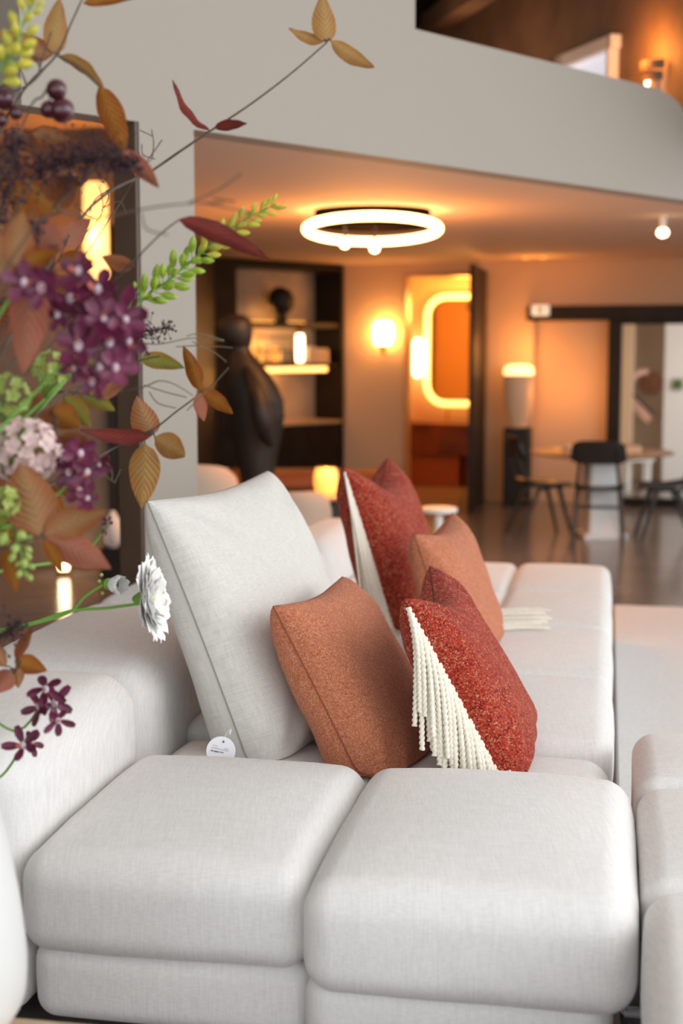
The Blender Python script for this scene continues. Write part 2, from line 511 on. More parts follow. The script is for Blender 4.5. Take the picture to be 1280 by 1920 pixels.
# back wall, seen almost square on, with a doorway and a wide sliding door
w0 = Vector((.03, 15.0, 0)); w1 = Vector((3.55, 13.85, 0)); WD = (w1 - w0).normalized(); WN = Vector((-WD.y, WD.x, 0))
if WN.y < 0: WN = -WN


def on_wall(u, v, off=0):
    r = ray(u, v); o = Vector((0, 0, H)); k = (w0 + WN * off - o).dot(WN) / r.dot(WN); return o + r * k


def wx(u): return (on_wall(u, 655) - w0).dot(WD)
def wz(u, v): return on_wall(u, v).z


def wbox(b, a0, a1, z0, z1, d0, d1, bev=.004):
    """box on the back wall: along it a0..a1, height z0..z1, depth d0..d1 (negative is into the room)"""
    c = w0 + WD * ((a0 + a1) / 2) + WN * ((d0 + d1) / 2) + Vector((0, 0, (z0 + z1) / 2))
    M = Matrix((WD, WN, Vector((0, 0, 1)))).transposed()
    b.box(c, (abs(a1 - a0), abs(d1 - d0), abs(z1 - z0)), M=M, bev=bev)
    return b


dl, dr = wx(755), wx(915); dtop = wz(830, 513)
bl, br = wx(1000), wx(1290) + 2.0; btop = wz(1100, 578)
b = MB()
wbox(b, 0, dl, 0, ZC, 0, .2); wbox(b, dl, dr, dtop, ZC, 0, .2); wbox(b, dr, bl, 0, ZC, 0, .2)
wbox(b, bl, br, btop, ZC, 0, .2)
struct(b.build('wall_back', 'wall_warm', smooth=False), 'warm lit plaster wall at the back')
b = MB(); wbox(b, bl, wx(1143), 0, btop, .16, .3); struct(b.build('wall_recess', 'wall_warm', smooth=False))
# doorway room behind (washroom)
b = MB(); wbox(b, dl - 1.6, dr + 1.2, 0, ZC, 2.1, 2.3); struct(b.build('wall_washroom', 'wall_warm', smooth=False))
b = MB(); wbox(b, dl - .82, dl - .7, 0, ZC, .2, 2.1); struct(b.build('wall_washroom_left', 'wall_warm', smooth=False))
b = MB(); wbox(b, dr + .9, dr + 1.02, 0, ZC, .2, 2.1); struct(b.build('wall_washroom_right', 'wall_warm', smooth=False))
# corridor behind the sliding door
b = MB(); wbox(b, wx(1143) - .3, wx(1246) + .95, 0, ZC, 3.0, 3.2); struct(b.build('wall_corridor', 'wall_warm', smooth=False))
ac = (on_wall(1246, 655, 2.4) - w0).dot(WD)
b = MB(); wbox(b, ac, ac + 3.0, 0, ZC, 2.4, 2.5); struct(b.build('wall_corridor_right', 'white_plaster', smooth=False))
b = MB(); wbox(b, wx(1143) - .35, wx(1143) - .25, 0, ZC, .3, 3.0); struct(b.build('wall_corridor_left', 'wall_paint', smooth=False))
cw = w0 + WD * (wx(1246) + 1.2) + WN * .5
area('corridor_daylight', (cw.x, cw.y, 2.3), (cw.x + .2, cw.y + 2, 1.0), .8, .6, 26, (1, .95, .88))
# right end of the back room, closing off the hall's daylight
e0 = fa + FD * 7.0
b = MB(); b.box((e0.x + .1, (e0.y + 13.2) / 2, ZC / 2), (.2, 13.2 - e0.y, ZC)); struct(b.build('wall_right', 'wall_warm', smooth=False))
# far left walls
b = MB(); b.box((-7, 9, 2.8), (.2, 22, 5.6)); struct(b.build('wall_left', 'mid_brown', smooth=False))

# loft above the low ceiling
LD = Vector((-.326, .945, 0)); L0 = Vector((1.97, 10, 0)); LN = Vector((-.945, -.326, 0))


def on_loft(u, v, off=0):
    r = ray(u, v); o = Vector((0, 0, H)); k = (L0 + LN * off - o).dot(LN) / r.dot(LN); return o + r * k


b = MB()
M = Matrix((LD, LN, Vector((0, 0, 1)))).transposed()
c = L0 + LD * 1.0 + LN * -.1; b.box((c.x, c.y, 4.2), (7.0, .2, 3.0), M=M); struct(b.build('wall_loft_right', 'loft_brown', smooth=False))
b = MB(); b.box((-1.5, 14.6, 4.2), (9, .2, 3.0)); struct(b.build('wall_loft_back', 'loft_brown', smooth=False))
# dark roof timbers of the loft
for k, (u0, v0, u1, v1) in enumerate([(990, 70, 1180, -20), (830, 30, 900, -20)]):
    p0 = px(u0, v0, 12.5); p1 = px(u1, v1, 10.5)
    b = MB(); b.tube([p0 - (p1 - p0) * .4, p1 + (p1 - p0) * .3], .12, 4); struct(b.build('trim_1' if k == 0 else 'trim_2', 'mid_brown', smooth=False), 'sloping roof timber in the loft')
b = MB(); b.box((0, 11.5, 4.9), (12, 7, .1), M=Matrix.Rotation(math.radians(-9), 3, 'X')); struct(b.build('ceiling_loft', 'dark_wood', smooth=False))

# loft window with a white frame
q = [on_loft(1058, 108), on_loft(1165, 62)]
lw = struct(bpy.data.objects.new('window_1', None), 'white framed window in the brown loft wall'); COL.objects.link(lw)
cen = (q[0] + q[1]) / 2; lw.location = (cen.x, cen.y, 2.75); ORG[lw.name] = Vector(lw.location)
wl = (q[0] - q[1]).length; ztop = q[0].z
dirw = (q[0] - q[1]); dirw.z = 0; dirw.normalize()
Mw = Matrix((dirw, LN, Vector((0, 0, 1)))).transposed()
for nm, off, sz, zz in [('window_frame', 0, (wl, .08, .09), ztop - .045), ('window_frame', 0, (wl, .08, .09), 2.80)]:
    b = MB(); b.box(Vector((cen.x, cen.y, zz)) + LN * .04, sz, M=Mw); b.build(nm, 'white_plaster', lw)
for sg in (-1, 1):
    b = MB(); b.box(Vector((cen.x, cen.y, (ztop + 2.76) / 2)) + LN * .04 + dirw * sg * (wl / 2 - .05), (.10 if sg > 0 else .04, .08, ztop - 2.76), M=Mw); b.build('window_frame', 'white_plaster', lw)
b = MB(); b.box(Vector((cen.x, cen.y, (ztop + 2.76) / 2)) + LN * .01, (wl - .1, .02, ztop - 2.86), M=Mw); b.build('pane', 'window_light', lw)

# ================================================================== SOFA
AZ = math.atan(500 / math.hypot(F, 305))
SD = Vector((math.sin(AZ), math.cos(AZ), 0)); TD = Vector((math.cos(AZ), -math.sin(AZ), 0))


def sw(t, s, z): return TD * t + SD * s + Vector((0, 0, z))


def soft_box(t0, t1, s0, s1, z0, z1, r=.06, crown=.02, bulge=.012, wr=.003, seed=0, rb=None, n=7):
    """upholstered block: rounded edges, crowned top, slightly swollen sides"""
    hx, hy, hz = (t1 - t0) / 2, (s1 - s0) / 2, (z1 - z0) / 2
    r = min(r, hx * .95, hy * .95, hz * .95)

    def axis(h):
        o = [-h + r - r * math.tan(math.radians(45 - 9 * k)) for k in range(5)]
        m = [(-h + r) + (2 * (h - r)) * k / n for k in range(n + 1)]
        return o + m + [-x for x in o[::-1]]
    ax = [axis(hx), axis(hy), axis(hz)]
    idx = {}; vs = []; fs = []

    def vert(i, j, k):
        key = (i, j, k)
        if key in idx: return idx[key]
        p = Vector((ax[0][i], ax[1][j], ax[2][k]))
        q = Vector((max(-hx + r, min(hx - r, p.x)), max(-hy + r, min(hy - r, p.y)), max(-hz + r, min(hz - r, p.z))))
        d = p - q
        if d.length > 1e-9: p = q + d.normalized() * r
        x, y, z = p.x / hx, p.y / hy, p.z / hz
        gx, gy, gz = 1 - x * x, 1 - y * y, 1 - z * z
        dz = crown * max(0, z) ** 2 * (max(gx, 0) ** .6) * (max(gy, 0) ** .6)
        p2 = Vector((p.x + bulge * x * max(gy, 0) ** .5 * max(gz, 0) ** .5, p.y + bulge * y * max(gx, 0) ** .5 * max(gz, 0) ** .5, p.z + dz))
        nn = noise.noise_vector(Vector((p.x * 5 + seed * 3.1, p.y * 5, p.z * 5)))
        p2 += nn * wr
        idx[key] = len(vs)
        vs.append(sw(t0 + hx + p2.x, s0 + hy + p2.y, z0 + hz + p2.z)); return idx[key]
    nx, ny, nz_ = [len(a) - 1 for a in ax]
    for i in range(nx):
        for j in range(ny):
            fs.append((vert(i, j, nz_), vert(i + 1, j, nz_), vert(i + 1, j + 1, nz_), vert(i, j + 1, nz_)))
            fs.append((vert(i, j, 0), vert(i, j + 1, 0), vert(i + 1, j + 1, 0), vert(i + 1, j, 0)))
    for i in range(nx):
        for k in range(nz_):
            fs.append((vert(i, 0, k), vert(i + 1, 0, k), vert(i + 1, 0, k + 1), vert(i, 0, k + 1)))
            fs.append((vert(i, ny, k), vert(i, ny, k + 1), vert(i + 1, ny, k + 1), vert(i + 1, ny, k)))
    for j in range(ny):
        for k in range(nz_):
            fs.append((vert(0, j, k), vert(0, j, k + 1), vert(0, j + 1, k + 1), vert(0, j + 1, k)))
            fs.append((vert(nx, j, k), vert(nx, j + 1, k), vert(nx, j + 1, k + 1), vert(nx, j, k + 1)))
    m = MB(); m.add(vs, fs); return m


sofa = thing('modular_sofa', 'long off-white linen modular sofa with deep tufted seats and low back', 'sofa', sw(-.6, 5.2, 0))
g = .003
# front seat row: two fat cushions, a little higher than the row behind
soft_box(-1.255, -.605 - g, 2.83, 3.66, .215, .446, .066, .040, .014, .004, 1).build('seat_cushion', 'sofa_linen', sofa)
soft_box(-.605 + g, .078, 2.76, 3.66, .205, .448, .068, .046, .014, .004, 2).build('seat_cushion', 'sofa_linen', sofa)
soft_box(-1.235, -.605 - g, 2.86, 3.66, .055, .235, .05, 0, .016, .003, 3).build('base_block', 'sofa_linen', sofa)
soft_box(-.605 + g, .03, 2.80, 3.66, .055, .235, .05, 0, .016, .003, 4).build('base_block', 'sofa_linen', sofa)
# rows behind
rows = [(3.64, 4.10, -.605), (4.10, 4.95, -.605), (4.95, 5.85, -.605), (5.85, 6.68, -.45), (6.68, 7.58, -.45)]
for k, (s0, s1, tm) in enumerate(rows):
    for j, (a, c) in enumerate(((-1.26, tm - g), (tm + g, .03 if k else .022))):
        soft_box(a, c, s0 + g, s1 - g, .21, .372 if k == 0 else .415, .07 if k in (0,) else .05, .02, .014, .003, 10 + k * 2 + j, n=6).build('seat_cushion', 'sofa_linen', sofa)
        soft_box(a, c - .02, s0 + g, s1 - g, .055, .225, .04, 0, .012, .003, 30 + k * 2 + j, n=4).build('base_block', 'sofa_linen', sofa)
# back blocks along the left
for k, (s0, s1, z1) in enumerate([(2.845, 3.735, .655), (3.735, 4.86, .64), (4.86, 5.45, .635), (5.45, 6.5, .635), (6.5, 7.58, .635)]):
    soft_box(-1.86 if k < 3 else -1.56, -1.262, s0 + g, s1 - g, .22, z1, .10, .025, .012, .004, 50 + k).build('backrest', 'sofa_linen', sofa)
    soft_box(-1.84 if k < 3 else -1.54, -1.262, s0 + g + .02, s1 - g, .055, .232, .05, 0, .012, .003, 60 + k, n=4).build('base_block', 'sofa_linen', sofa)
# sewn seams on the upright edges
for (t, s, z0, z1) in [(-1.290, 2.876, .28, .565), (.038, 2.80, .26, .385)]:
    MB().tube([sw(t, s, z0 + (z1 - z0) * i / 8) for i in range(9)], .0022, 6).build('piping', 'sofa_piping', sofa)
for t in (-1.45, -.7, -.05):
    for s in (3.0, 4.5, 6.2, 7.4):
        MB().lathe([(.022, 0), (.026, .06)], sw(t, s, 0), 12).build('foot', 'black_metal', sofa)

ott = thing('chaise_ottoman', 'off-white linen tufted ottoman set beside the sofa on its right', 'ottoman', sw(.9, 3.1, 0))
for k, (s0, s1) in enumerate([(2.05, 2.93), (2.93, 3.65), (3.65, 4.18)]):
    for j, (a, c) in enumerate(((.094, .79), (.796, 1.5))):
        soft_box(a, c, s0 + g, s1 - g, .20, .437, .06, .022, .004, .003, 80 + k * 2 + j).build('seat_cushion', 'sofa_linen', ott)
        soft_box(a + .015, c, s0 + .012, s1 - .012, .055, .215, .05, 0, .012, .003, 90 + k * 2 + j, n=4).build('base_block', 'sofa_linen', ott)
for t in (.3, 1.3):
    for s in (2.3, 3.9):
        MB().lathe([(.022, 0), (.026, .06)], sw(t, s, 0), 12).build('foot', 'black_metal', ott)

# rug to the right of the sofa
b = MB(); b.box(sw(2.36, 5.9, .014), (4.6, 5.35, .028), rz=-AZ, bev=.01)
tag(b.build('wool_rug', 'rug_wool', smooth=False), 'thick pale off-white wool rug on the concrete floor beside the sofa', 'rug')


# ------------------------------------------------------------------ cushions
def pillow_pts(C4, T, pinch, chop, n=34, seed=0, sag=.0, wrk=.004, fat=.42, zmin=.385):
    """C4: near-top, far-top, far-bottom, near-bottom corners. Returns a function x,y,side -> point"""
    NT, FT, FB, NB = [Vector(p) for p in C4]
    nrm = ((FT - NT).cross(NB - NT)).normalized()
    if nrm.dot(Vector((1, -.2, .3))) < 0: nrm = -nrm
    up = ((NT + FT) - (NB + FB)).normalized()

    def P(x, y, side):
        a, b_ = (x + 1) / 2, (y + 1) / 2               # a along near->far, b_ bottom->top
        # pinch: edge middles drawn in
        px_ = x * (1 - pinch * (1 - y * y) ** 1.0 * abs(x) ** 3)
        py_ = y * (1 - pinch * (1 - x * x) ** 1.0 * abs(y) ** 3)
        a, b_ = (px_ + 1) / 2, (py_ + 1) / 2
        p = (NB * (1 - a) + FB * a) * (1 - b_) + (NT * (1 - a) + FT * a) * b_
        g_ = max(0, 1 - x * x) * max(0, 1 - y * y)
        h = T * (max(0, 1 - abs(x) ** 3.6) * max(0, 1 - abs(y) ** 3.6)) ** fat
        h *= 1 + sag * (-y)
        # dented top
        p = p - up * chop * max(0, 1 - x * x) ** 1.6 * max(0, (y + 1) / 2) ** 4
        p = p + nrm * h * side
        nn = noise.noise_vector(Vector((x * 2.6 + seed, y * 2.6, side * 3 + seed)))
        p += nn * wrk * min(1, g_ * 6)
        # soft folds running out of the corners
        for cx, cy in ((-1, 1), (1, 1), (-1, -1), (1, -1)):
            dx, dy = x - cx, y - cy; d = math.hypot(dx, dy)
            if d < .8:
                an = math.atan2(dy, dx)
                p += nrm * side * (.0065 * math.sin(an * 9 + seed) * math.sin(math.pi * d / .8) * min(1, g_ * 8))
        # the seat carries it: the underside is pressed flat
        if p.z < zmin + .03:
            k = (zmin + .03 - p.z); p.z = zmin + .03 * math.exp(-k / .03); p += nrm * side * min(k, .05) * .25
        return p
    return P, nrm, up


def pillow(root, C4, T, m, seam_m, pinch=.07, chop=0, seed=0, sag=.15, n=36, size=.5, wrk=.004, fat=.42, zmin=.385):
    P, nrm, up = pillow_pts(C4, T, pinch, chop, n, seed, sag, wrk, fat, zmin)
    xs = [-math.cos(math.pi * i / n) for i in range(n + 1)]
    xs = [math.copysign(abs(x) ** .9, x) for x in xs]
    mb = MB(); idx = {}; uv = []
    for side in (1, -1):
        for i, x in enumerate(xs):
            for j, y in enumerate(xs):
                edge = i in (0, n) or j in (0, n)
                key = (i, j, 0 if edge else side)
                if key in idx: continue
                idx[key] = len(mb.v); mb.v.append(P(x, y, side if not edge else 0)); uv.append((x * size / 2 + (0 if side > 0 else 1.3), y * size / 2))
        for i in range(n):
            for j in range(n):
                ks = []
                for (a, c) in ((i, j), (i + 1, j), (i + 1, j + 1), (i, j + 1)):
                    e = a in (0, n) or c in (0, n); ks.append(idx[(a, c, 0 if e else side)])
                mb.f.append(tuple(ks if side > 0 else ks[::-1]))
    mb.uv = uv
    body = mb.build('cover', m, root, auto=180)
    path = [P(x, 1, 0) for x in xs] + [P(1, -x, 0) for x in xs[1:]] + [P(-x, -1, 0) for x in xs[1:]] + [P(-1, x, 0) for x in xs[1:]]
    MB().tube(path, .0026, 6, cap=False).build('seam', seam_m, root)
    return P, nrm, up


def quad(nt, ft, nb, dz=0):
    NT = px(*nt); FT = px(*ft); NB = px(*nb)
    return [NT, FT, NB + (FT - NT) + Vector((0, 0, dz)), NB]


# large grey cushion
Q = quad((276, 940, 3.94), (502, 884, 4.78), (482, 1478, 3.92))
p1 = thing('throw_pillow', 'large pale grey linen cushion leaning on the sofa back, with a round tag', 'cushion', (Q[3] + Q[2]) / 2, 'cushions on the sofa')
P, n_, u_ = pillow(p1, Q, .150, 'grey_linen', 'grey_seam', .03, .012, 3, .24, 44, .72, .011, .38)
# flap with the zip and the round paper tag at its lower near corner
tc_ = px(414, 1408, 3.80); fw = Vector((.05, -1, .10)).normalized(); sd_ = Vector((1, .05, -.12)).normalized(); fw = (fw - sd_ * fw.dot(sd_)).normalized(); tu = sd_.cross(fw); tu = tu if tu.z > 0 else -tu
Mt = Matrix((sd_, tu, -fw if sd_.cross(tu).dot(-fw) > 0 else fw)).transposed()
tg = MB().lathe([(.040, -.0006), (.040, .0006)], tc_, 40, Mt).build('price_tag', 'tag_card', p1)
tg['label'] = 'round white paper price tag with small print'
nf = fw


def tagmark(x, y, wd, ht, ang=0.0):
    d = sd_ * math.cos(ang) + tu * math.sin(ang); e = tu * math.cos(ang) - sd_ * math.sin(ang)
    c = tc_ + sd_ * x + tu * y + nf * .0012
    m = MB(); m.prism([c - d * wd / 2 - e * ht / 2, c + d * wd / 2 - e * ht / 2, c + d * wd / 2 + e * ht / 2, c - d * wd / 2 + e * ht / 2], nf * 0, nf * .0003)
    return m


m = MB()
random.seed(3)
for (x0, y0, L, h_) in [(-.024, .014, .012, .0012), (-.026, .0075, .044, .0011), (.008, .008, .012, .001), (-.027, -.001, .006, .004), (-.019, -.002, .013, .004), (-.004, -.003, .010, .0025)]:
    x = x0
    while x < x0 + L:
        wd = random.uniform(.0012, .0028)
        q_ = tagmark(x + wd / 2, y0 - (x - x0) * .13, wd, h_, -.13); m.add(q_.v, q_.f); x += wd + .0009
m.build('print', 'ink', tg, smooth=False)
hp = tc_ + sd_ * .004 + tu * .026 + nf * .001
MB().lathe([(.0032, 0), (.0032, .0004)], hp, 16, Mt).build('punch_hole', 'ink', tg)
MB().tube(bez([hp, hp + Vector((.008, .01, .022)), px(434, 1366, 3.86)], 8), .0007, 5).build('string', 'cream_rope', tg)
zp = px(432, 1368, 3.86)
MB().tube([zp, zp + Vector((-.002, -.004, -.012))], [.0035, .0025], 8).build('zip_pull', 'tag_card', p1)

# near orange cushion
Q2 = quad((512, 1138, 3.84), (642, 1082, 4.36), (704, 1522, 3.80))
p2 = thing('throw_pillow', 'burnt orange woven cushion standing in front of the large grey one', 'cushion', (Q2[3] + Q2[2]) / 2, 'cushions on the sofa')
pillow(p2, Q2, .120, 'orange_weave', 'orange_seam', .03, .015, 8, .16, 40, .5, .007, .38)

# near red cushion with rope fringe
Q3 = quad((757, 1124, 3.72), (806, 1062, 4.24), (956, 1496, 3.71), .0)
p3 = thing('throw_pillow', 'nubbly brick-red cushion with cream twisted rope fringe, nearest the viewer', 'cushion', (Q3[3] + Q3[2]) / 2, 'cushions on the sofa')
P3, n3_, u3_ = pillow(p3, Q3, .105, 'red_boucle', 'red_seam', .04, .075, 5, .14, 42, .5, .006, .40)

# far red cushion with fringe
Q4 = quad((643, 876, 5.38), (727, 858, 5.98), (752, 1235, 5.56))
p4 = thing('throw_pillow', 'brick-red cushion with cream string fringe, farther along the sofa', 'cushion', (Q4[3] + Q4[2]) / 2, 'cushions on the sofa')
P4, n4_, u4_ = pillow(p4, Q4, .135, 'red_boucle', 'red_seam', .05, .11, 15, .15, 32, .7, .006, .42, .425)

# far orange cushion
Q5 = quad((776, 1003, 5.0), (848, 962, 5.45), (862, 1272, 4.94))
p5 = thing('throw_pillow', 'smooth terracotta orange cushion leaning against the farther red one', 'cushion', (Q5[3] + Q5[2]) / 2, 'cushions on the sofa')
pillow(p5, Q5, .10, 'orange_weave', 'orange_seam', .045, .03, 21, .12, 30, .5, .005, .42, .425)


def fringe(root, P, xe, cnt, L, r, zfloor, out, pitch, seed, plain=False, lean=.0, name='tassel'):
    rnd = random.Random(seed)
    for k in range(cnt):
        y = .97 - 1.93 * (k + .5) / cnt + rnd.uniform(-.015, .015)
        a = P(xe, y, 0); a2 = P(xe, max(-1, y - .22), 0)
        ed = (a2 - a).normalized()
        ln = L * rnd.uniform(.88, 1.08)
        o_ = out * (rnd.uniform(.004, .030) + .010 * (k % 3)); sidew = Vector((rnd.uniform(-.012, .012), 0, 0))
        p = a.copy(); pts = [p.copy()]; d = (ed * .85 + out * .25 + Vector((0, 0, -.3))).normalized(); step = .008; n = int(ln / step)
        tgt = Vector((rnd.uniform(-.04, .06) + lean, rnd.uniform(-.06, .02), -1)).normalized()
        for i in range(n):
            f_ = i / n
            bl = .10 if plain else (.06 if f_ < .3 else .14)
            d = (d * (1 - bl) + tgt * bl + o_ * (.16 if f_ < .3 else 0)).normalized()
            p = p + d * step
            zf = zfloor + r + .012 * ((k * 7) % 3)
            if p.z < zf:
                p.z = zf; hd = Vector((rnd.uniform(-.1, .1) + .25 * math.sin(k), -.35, 0)) ; d = (Vector((d.x, d.y, 0)) + hd).normalized()
                if i > n * .9: pass
                tgt = Vector((d.x, d.y, -.05)).normalized()
                if f_ > .15 and len(pts) > 3 and (n - i) * step > .03: n_left = 2
                pts.append(p.copy())
                if rnd.random() < .5: break
                continue
            pts.append(p.copy())
        if len(pts) < 4: continue
        # finer path for the twist
        fine = []
        for i in range(len(pts) - 1):
            for q in range(2 if not plain else 1): fine.append(pts[i].lerp(pts[i + 1], q / 2))
        fine.append(pts[-1])
        mb = MB()
        if plain: mb.tube(fine, r, 6)
        else: mb.rope(fine, r, pitch, 9)
        mb.build(name, 'cream_rope', root, auto=180)


fringe(p3, P3, -1, 24, .36, .0078, .392, Vector((-.35, -.9, 0)), .030, 4)
fringe(p3, P3, -1, 17, .30, .0074, .392, Vector((-.2, -1.5, 0)), .030, 9, lean=.05)
fringe(p4, P4, -1, 48, .50, .0052, .425, Vector((-.3, -.9, 0)), .02, 5, plain=True, lean=.16)
# fringe on the far edge of the farther red cushion, spilling on the seat
rnd = random.Random(2)
for k in range(16):
    a = P4(1, -.98 + .06 * k / 16, 0)
    e = px(1035 - rnd.uniform(0, 22), 1128 + k * 2.0, 6.02 - k * .028); e.z = .437 + rnd.uniform(0, .006)
    st_ = px(905, 1124 + k * 2.2, 6.0 - k * .03); st_.z = .442
    mid = st_.lerp(e, .55) + Vector((0, rnd.uniform(-.03, .03), .004))
    MB().tube(bez([st_, mid, e], 7), .006, 6).build('tassel', 'cream_rope', p4)
for k in range(8):
    a = P4(1, .55 - .05 * k, 0); MB().tube(bez([a, a + Vector((.03, -.01, -.03)), a + Vector((.035, -.015, -.14))], 6), .006, 6).build('tassel', 'cream_rope', p4)
#PART2
# ================================================================== LEFT ROOM (seen past the pillar)
b = MB(); b.box((-4.05, 10.1, 1.6), (5.9, .2, 3.2)); struct(b.build('wall_left_room', 'mid_brown', smooth=False))
b = MB(); b.prism([Vector((-7, 4.5, 3.05)), cl + FN * .2 + Vector((0, 0, 3.05 - ZC)), Vector((-1.1, 10.1, 3.05)), Vector((-7, 10.1, 3.05))], (0, 0, 0), (0, 0, .1)); struct(b.build('ceiling_left_room', 'ceiling_lamp_tint', smooth=False))
b = MB(); b.box((-1.3, 11.9, 1.25), (.2, 3.6, 2.5)); struct(b.build('wall_side', 'dark_wood', smooth=False))
# upright boards on that wall
for k, (u0, u1, m) in enumerate([(205, 222, 'dark_wood'), (228, 262, 'dark_brown')]):
    a0 = px(u0, 900, 9.98); a1 = px(u1, 900, 9.98)
    b = MB(); b.box(((a0.x + a1.x) / 2, 9.97, 1.2), (a1.x - a0.x, .06, 2.4)); o = struct(b.build('trim_3' if k == 0 else 'trim_4', m, smooth=False), 'dark upright wall panel in the left room')
# tall glowing wall lamp
c = px(180, 440, 9.86)
t = thing('wall_lamp', 'tall amber glowing wall lamp in the room on the left', 'lamp', (c.x, c.y, 2.0))
MB().lathe([(.07, 0), (.088, .04), (.09, .3), (.086, .62), (.06, .66)], (c.x, c.y, 2.02), 20).build('shade', 'glow_amber_wall', t)
MB().box((c.x, 9.97, 2.3), (.08, .06, .5)).build('mount', 'brass', t)
point('wall_lamp_light', (c.x, c.y - .15, 2.3), 13, WARM, .1)
c = px(119, 1040, 9.75)
t = thing('floor_lantern', 'small amber glowing lantern standing on the floor at the left', 'lantern', (c.x, c.y, 0))
MB().lathe([(.05, 0), (.055, .02), (.05, .03)], (c.x, c.y, 0), 16).build('base', 'brass', t)
MB().lathe([(.034, .03), (.040, .06), (.040, .25), (.030, .30)], (c.x, c.y, 0), 16).build('shade', 'glow_spot', t)
c = px(212, 1020, 9.6)
t = thing('pebble_vase', 'small white rounded vase on a dark plinth at the left', 'vase', (c.x, c.y, 0))
MB().box((c.x, c.y, .105), (.16, .16, .21)).build('plinth', 'dark_wood', t)
MB().lathe([(.03, .21), (.055, .25), (.062, .33), (.05, .40), (.025, .44), (.02, .46)], (c.x, c.y, 0), 20).build('body', 'white_plaster', t)

# ================================================================== DISPLAY CABINET
cr = Vector((.02, 14.98, 0)); CL = 2.35
cl0 = cr - FD * CL
CN = FN.copy()                                   # into the cabinet
CM = Matrix((FD, CN, Vector((0, 0, 1)))).transposed()


def on_cab(u, v, off=0):
    r = ray(u, v); o = Vector((0, 0, H)); k = (cl0 + CN * off - o).dot(CN) / r.dot(CN); return o + r * k


def ca(u, off=0): return (on_cab(u, 655, off) - cl0).dot(FD)
def cz(u, v, off=0): return on_cab(u, v, off).z


def cbox(b, a0, a1, z0, z1, d0, d1, bev=.003):
    c = cl0 + FD * ((a0 + a1) / 2) + CN * ((d0 + d1) / 2) + Vector((0, 0, (z0 + z1) / 2))
    return b.box(c, (abs(a1 - a0), abs(d1 - d0), abs(z1 - z0)), M=CM, bev=bev)


cab = thing('display_cabinet', 'dark wood built-in display cabinet with lit shelves at the back', 'cabinet', cl0 + FD * CL / 2)
aL = ca(445); DZ = .42; zt = ZC - .01
zs1 = cz(530, 604); zs2 = cz(560, 682); zct = cz(580, 790)
cbox(MB(), 0, aL, 0, zt, 0, DZ).build('tall_door', 'dark_wood', cab)
cbox(MB(), aL, CL, zt - .07, zt, 0, DZ).build('top_panel', 'dark_wood', cab)
cbox(MB(), CL - .03, CL, .0, zt - .07, 0, DZ).build('side_panel', 'dark_wood', cab)
am = (aL + CL) / 2
for i in range(3):
    a0 = aL + (CL - .03 - aL) * i / 3; a1 = aL + (CL - .03 - aL) * (i + 1) / 3
    d = cbox(MB(), a0 + .003, a1 - .003, .06, zct - .03, .01, .04).build('door', 'dark_wood', cab)
cbox(MB(), aL, CL - .03, 0, zct - .035, .05, DZ).build('base', 'dark_wood', cab)
cbox(MB(), aL, CL - .03, zct - .03, zct, -.01, DZ).build('counter', 'table_oak', cab)
for i in range(2):
    a0 = aL + (CL - .03 - aL) * i / 2; a1 = aL + (CL - .03 - aL) * (i + 1) / 2
    cbox(MB(), a0 + .002, a1 - .002, zct, zt - .07, DZ - .03, DZ - .01).build('back_panel', 'marble_tan', cab)
for z, th in ((zs1, .05), (zs2, .03)):
    sh = cbox(MB(), aL, CL - .03, z - th, z, .03, DZ - .05).build('shelf', 'dark_wood', cab)
    if z == zs1:
        cbox(MB(), aL + .01, CL - .2, z + .004, z + .014, DZ - .06, DZ - .045).build('light_strip', 'glow_shelf', sh)
    else:
        cbox(MB(), aL + .2, CL - .2, z - th - .055, z - th - .002, .04, .07).build('light_strip', 'glow_shelf', sh)
for z, p in ((zs1 + .12, 1.0), (zs2 - .16, 5.0), (zs2 + .2, 3)):
    c = cl0 + FD * (aL + (CL - aL) * .45) + CN * (DZ * .62); point('cabinet_light', (c.x, c.y, z), p, (1, .42, .09), .06)


def cpt(u, off, z): c = cl0 + FD * ca(u, off) + CN * off; return Vector((c.x, c.y, z))


# dark carved head on the upper shelf
c = cpt(527, .2, zs1)
t = thing('carved_head', 'dark carved round head on the upper cabinet shelf', 'sculpture', c)
MB().lathe([(.06, 0), (.07, .02), (.05, .06), (.055, .10)], c, 16).build('neck', 'black_metal', t)
m = MB(); m.ball(c + Vector((0, 0, .22)), .135, 20, 14, (1, .95, 1.05))
for i, p in enumerate(m.v):
    d = (p - c - Vector((0, 0, .22))); m.v[i] = p + d.normalized() * .012 * math.sin(d.x * 70) * math.sin(d.z * 70)
m.build('head', 'black_metal', t)
# cage lantern, tube lamp, row of books on the middle shelf
c = cpt(505, .18, zs2)
t = thing('cage_lantern', 'dark wire cage lantern with amber glow on the middle shelf', 'lantern', c)
for i in range(6):
    p = c + FD * (-.22 + .088 * i) - CN * .08
    MB().tube([p, p + Vector((0, 0, .27))], .008, 6).build('bar', 'black_metal', t)
for z in (.01, .13, .27):
    MB().tube([c + FD * -.23 - CN * .08 + Vector((0, 0, z)), c + FD * .23 - CN * .08 + Vector((0, 0, z))], .009, 6).build('rail', 'black_metal', t)
for i in (-.12, .1):
    MB().lathe([(.05, 0), (.06, .05), (.06, .13), (.03, .17)], c + FD * i + CN * .02, 14).build('candle', 'glow_amber', t)
c = cpt(562, .12, zs2)
t = thing('tube_lamp', 'slim glowing tube lamp on the middle cabinet shelf', 'lamp', c)
MB().lathe([(.05, 0), (.05, .015), (.03, .02)], c, 16).build('base', 'brass', t)
MB().lathe([(.034, .02), (.04, .04), (.04, .27), (.034, .30)], c, 18).build('shade', 'glow_spot', t)
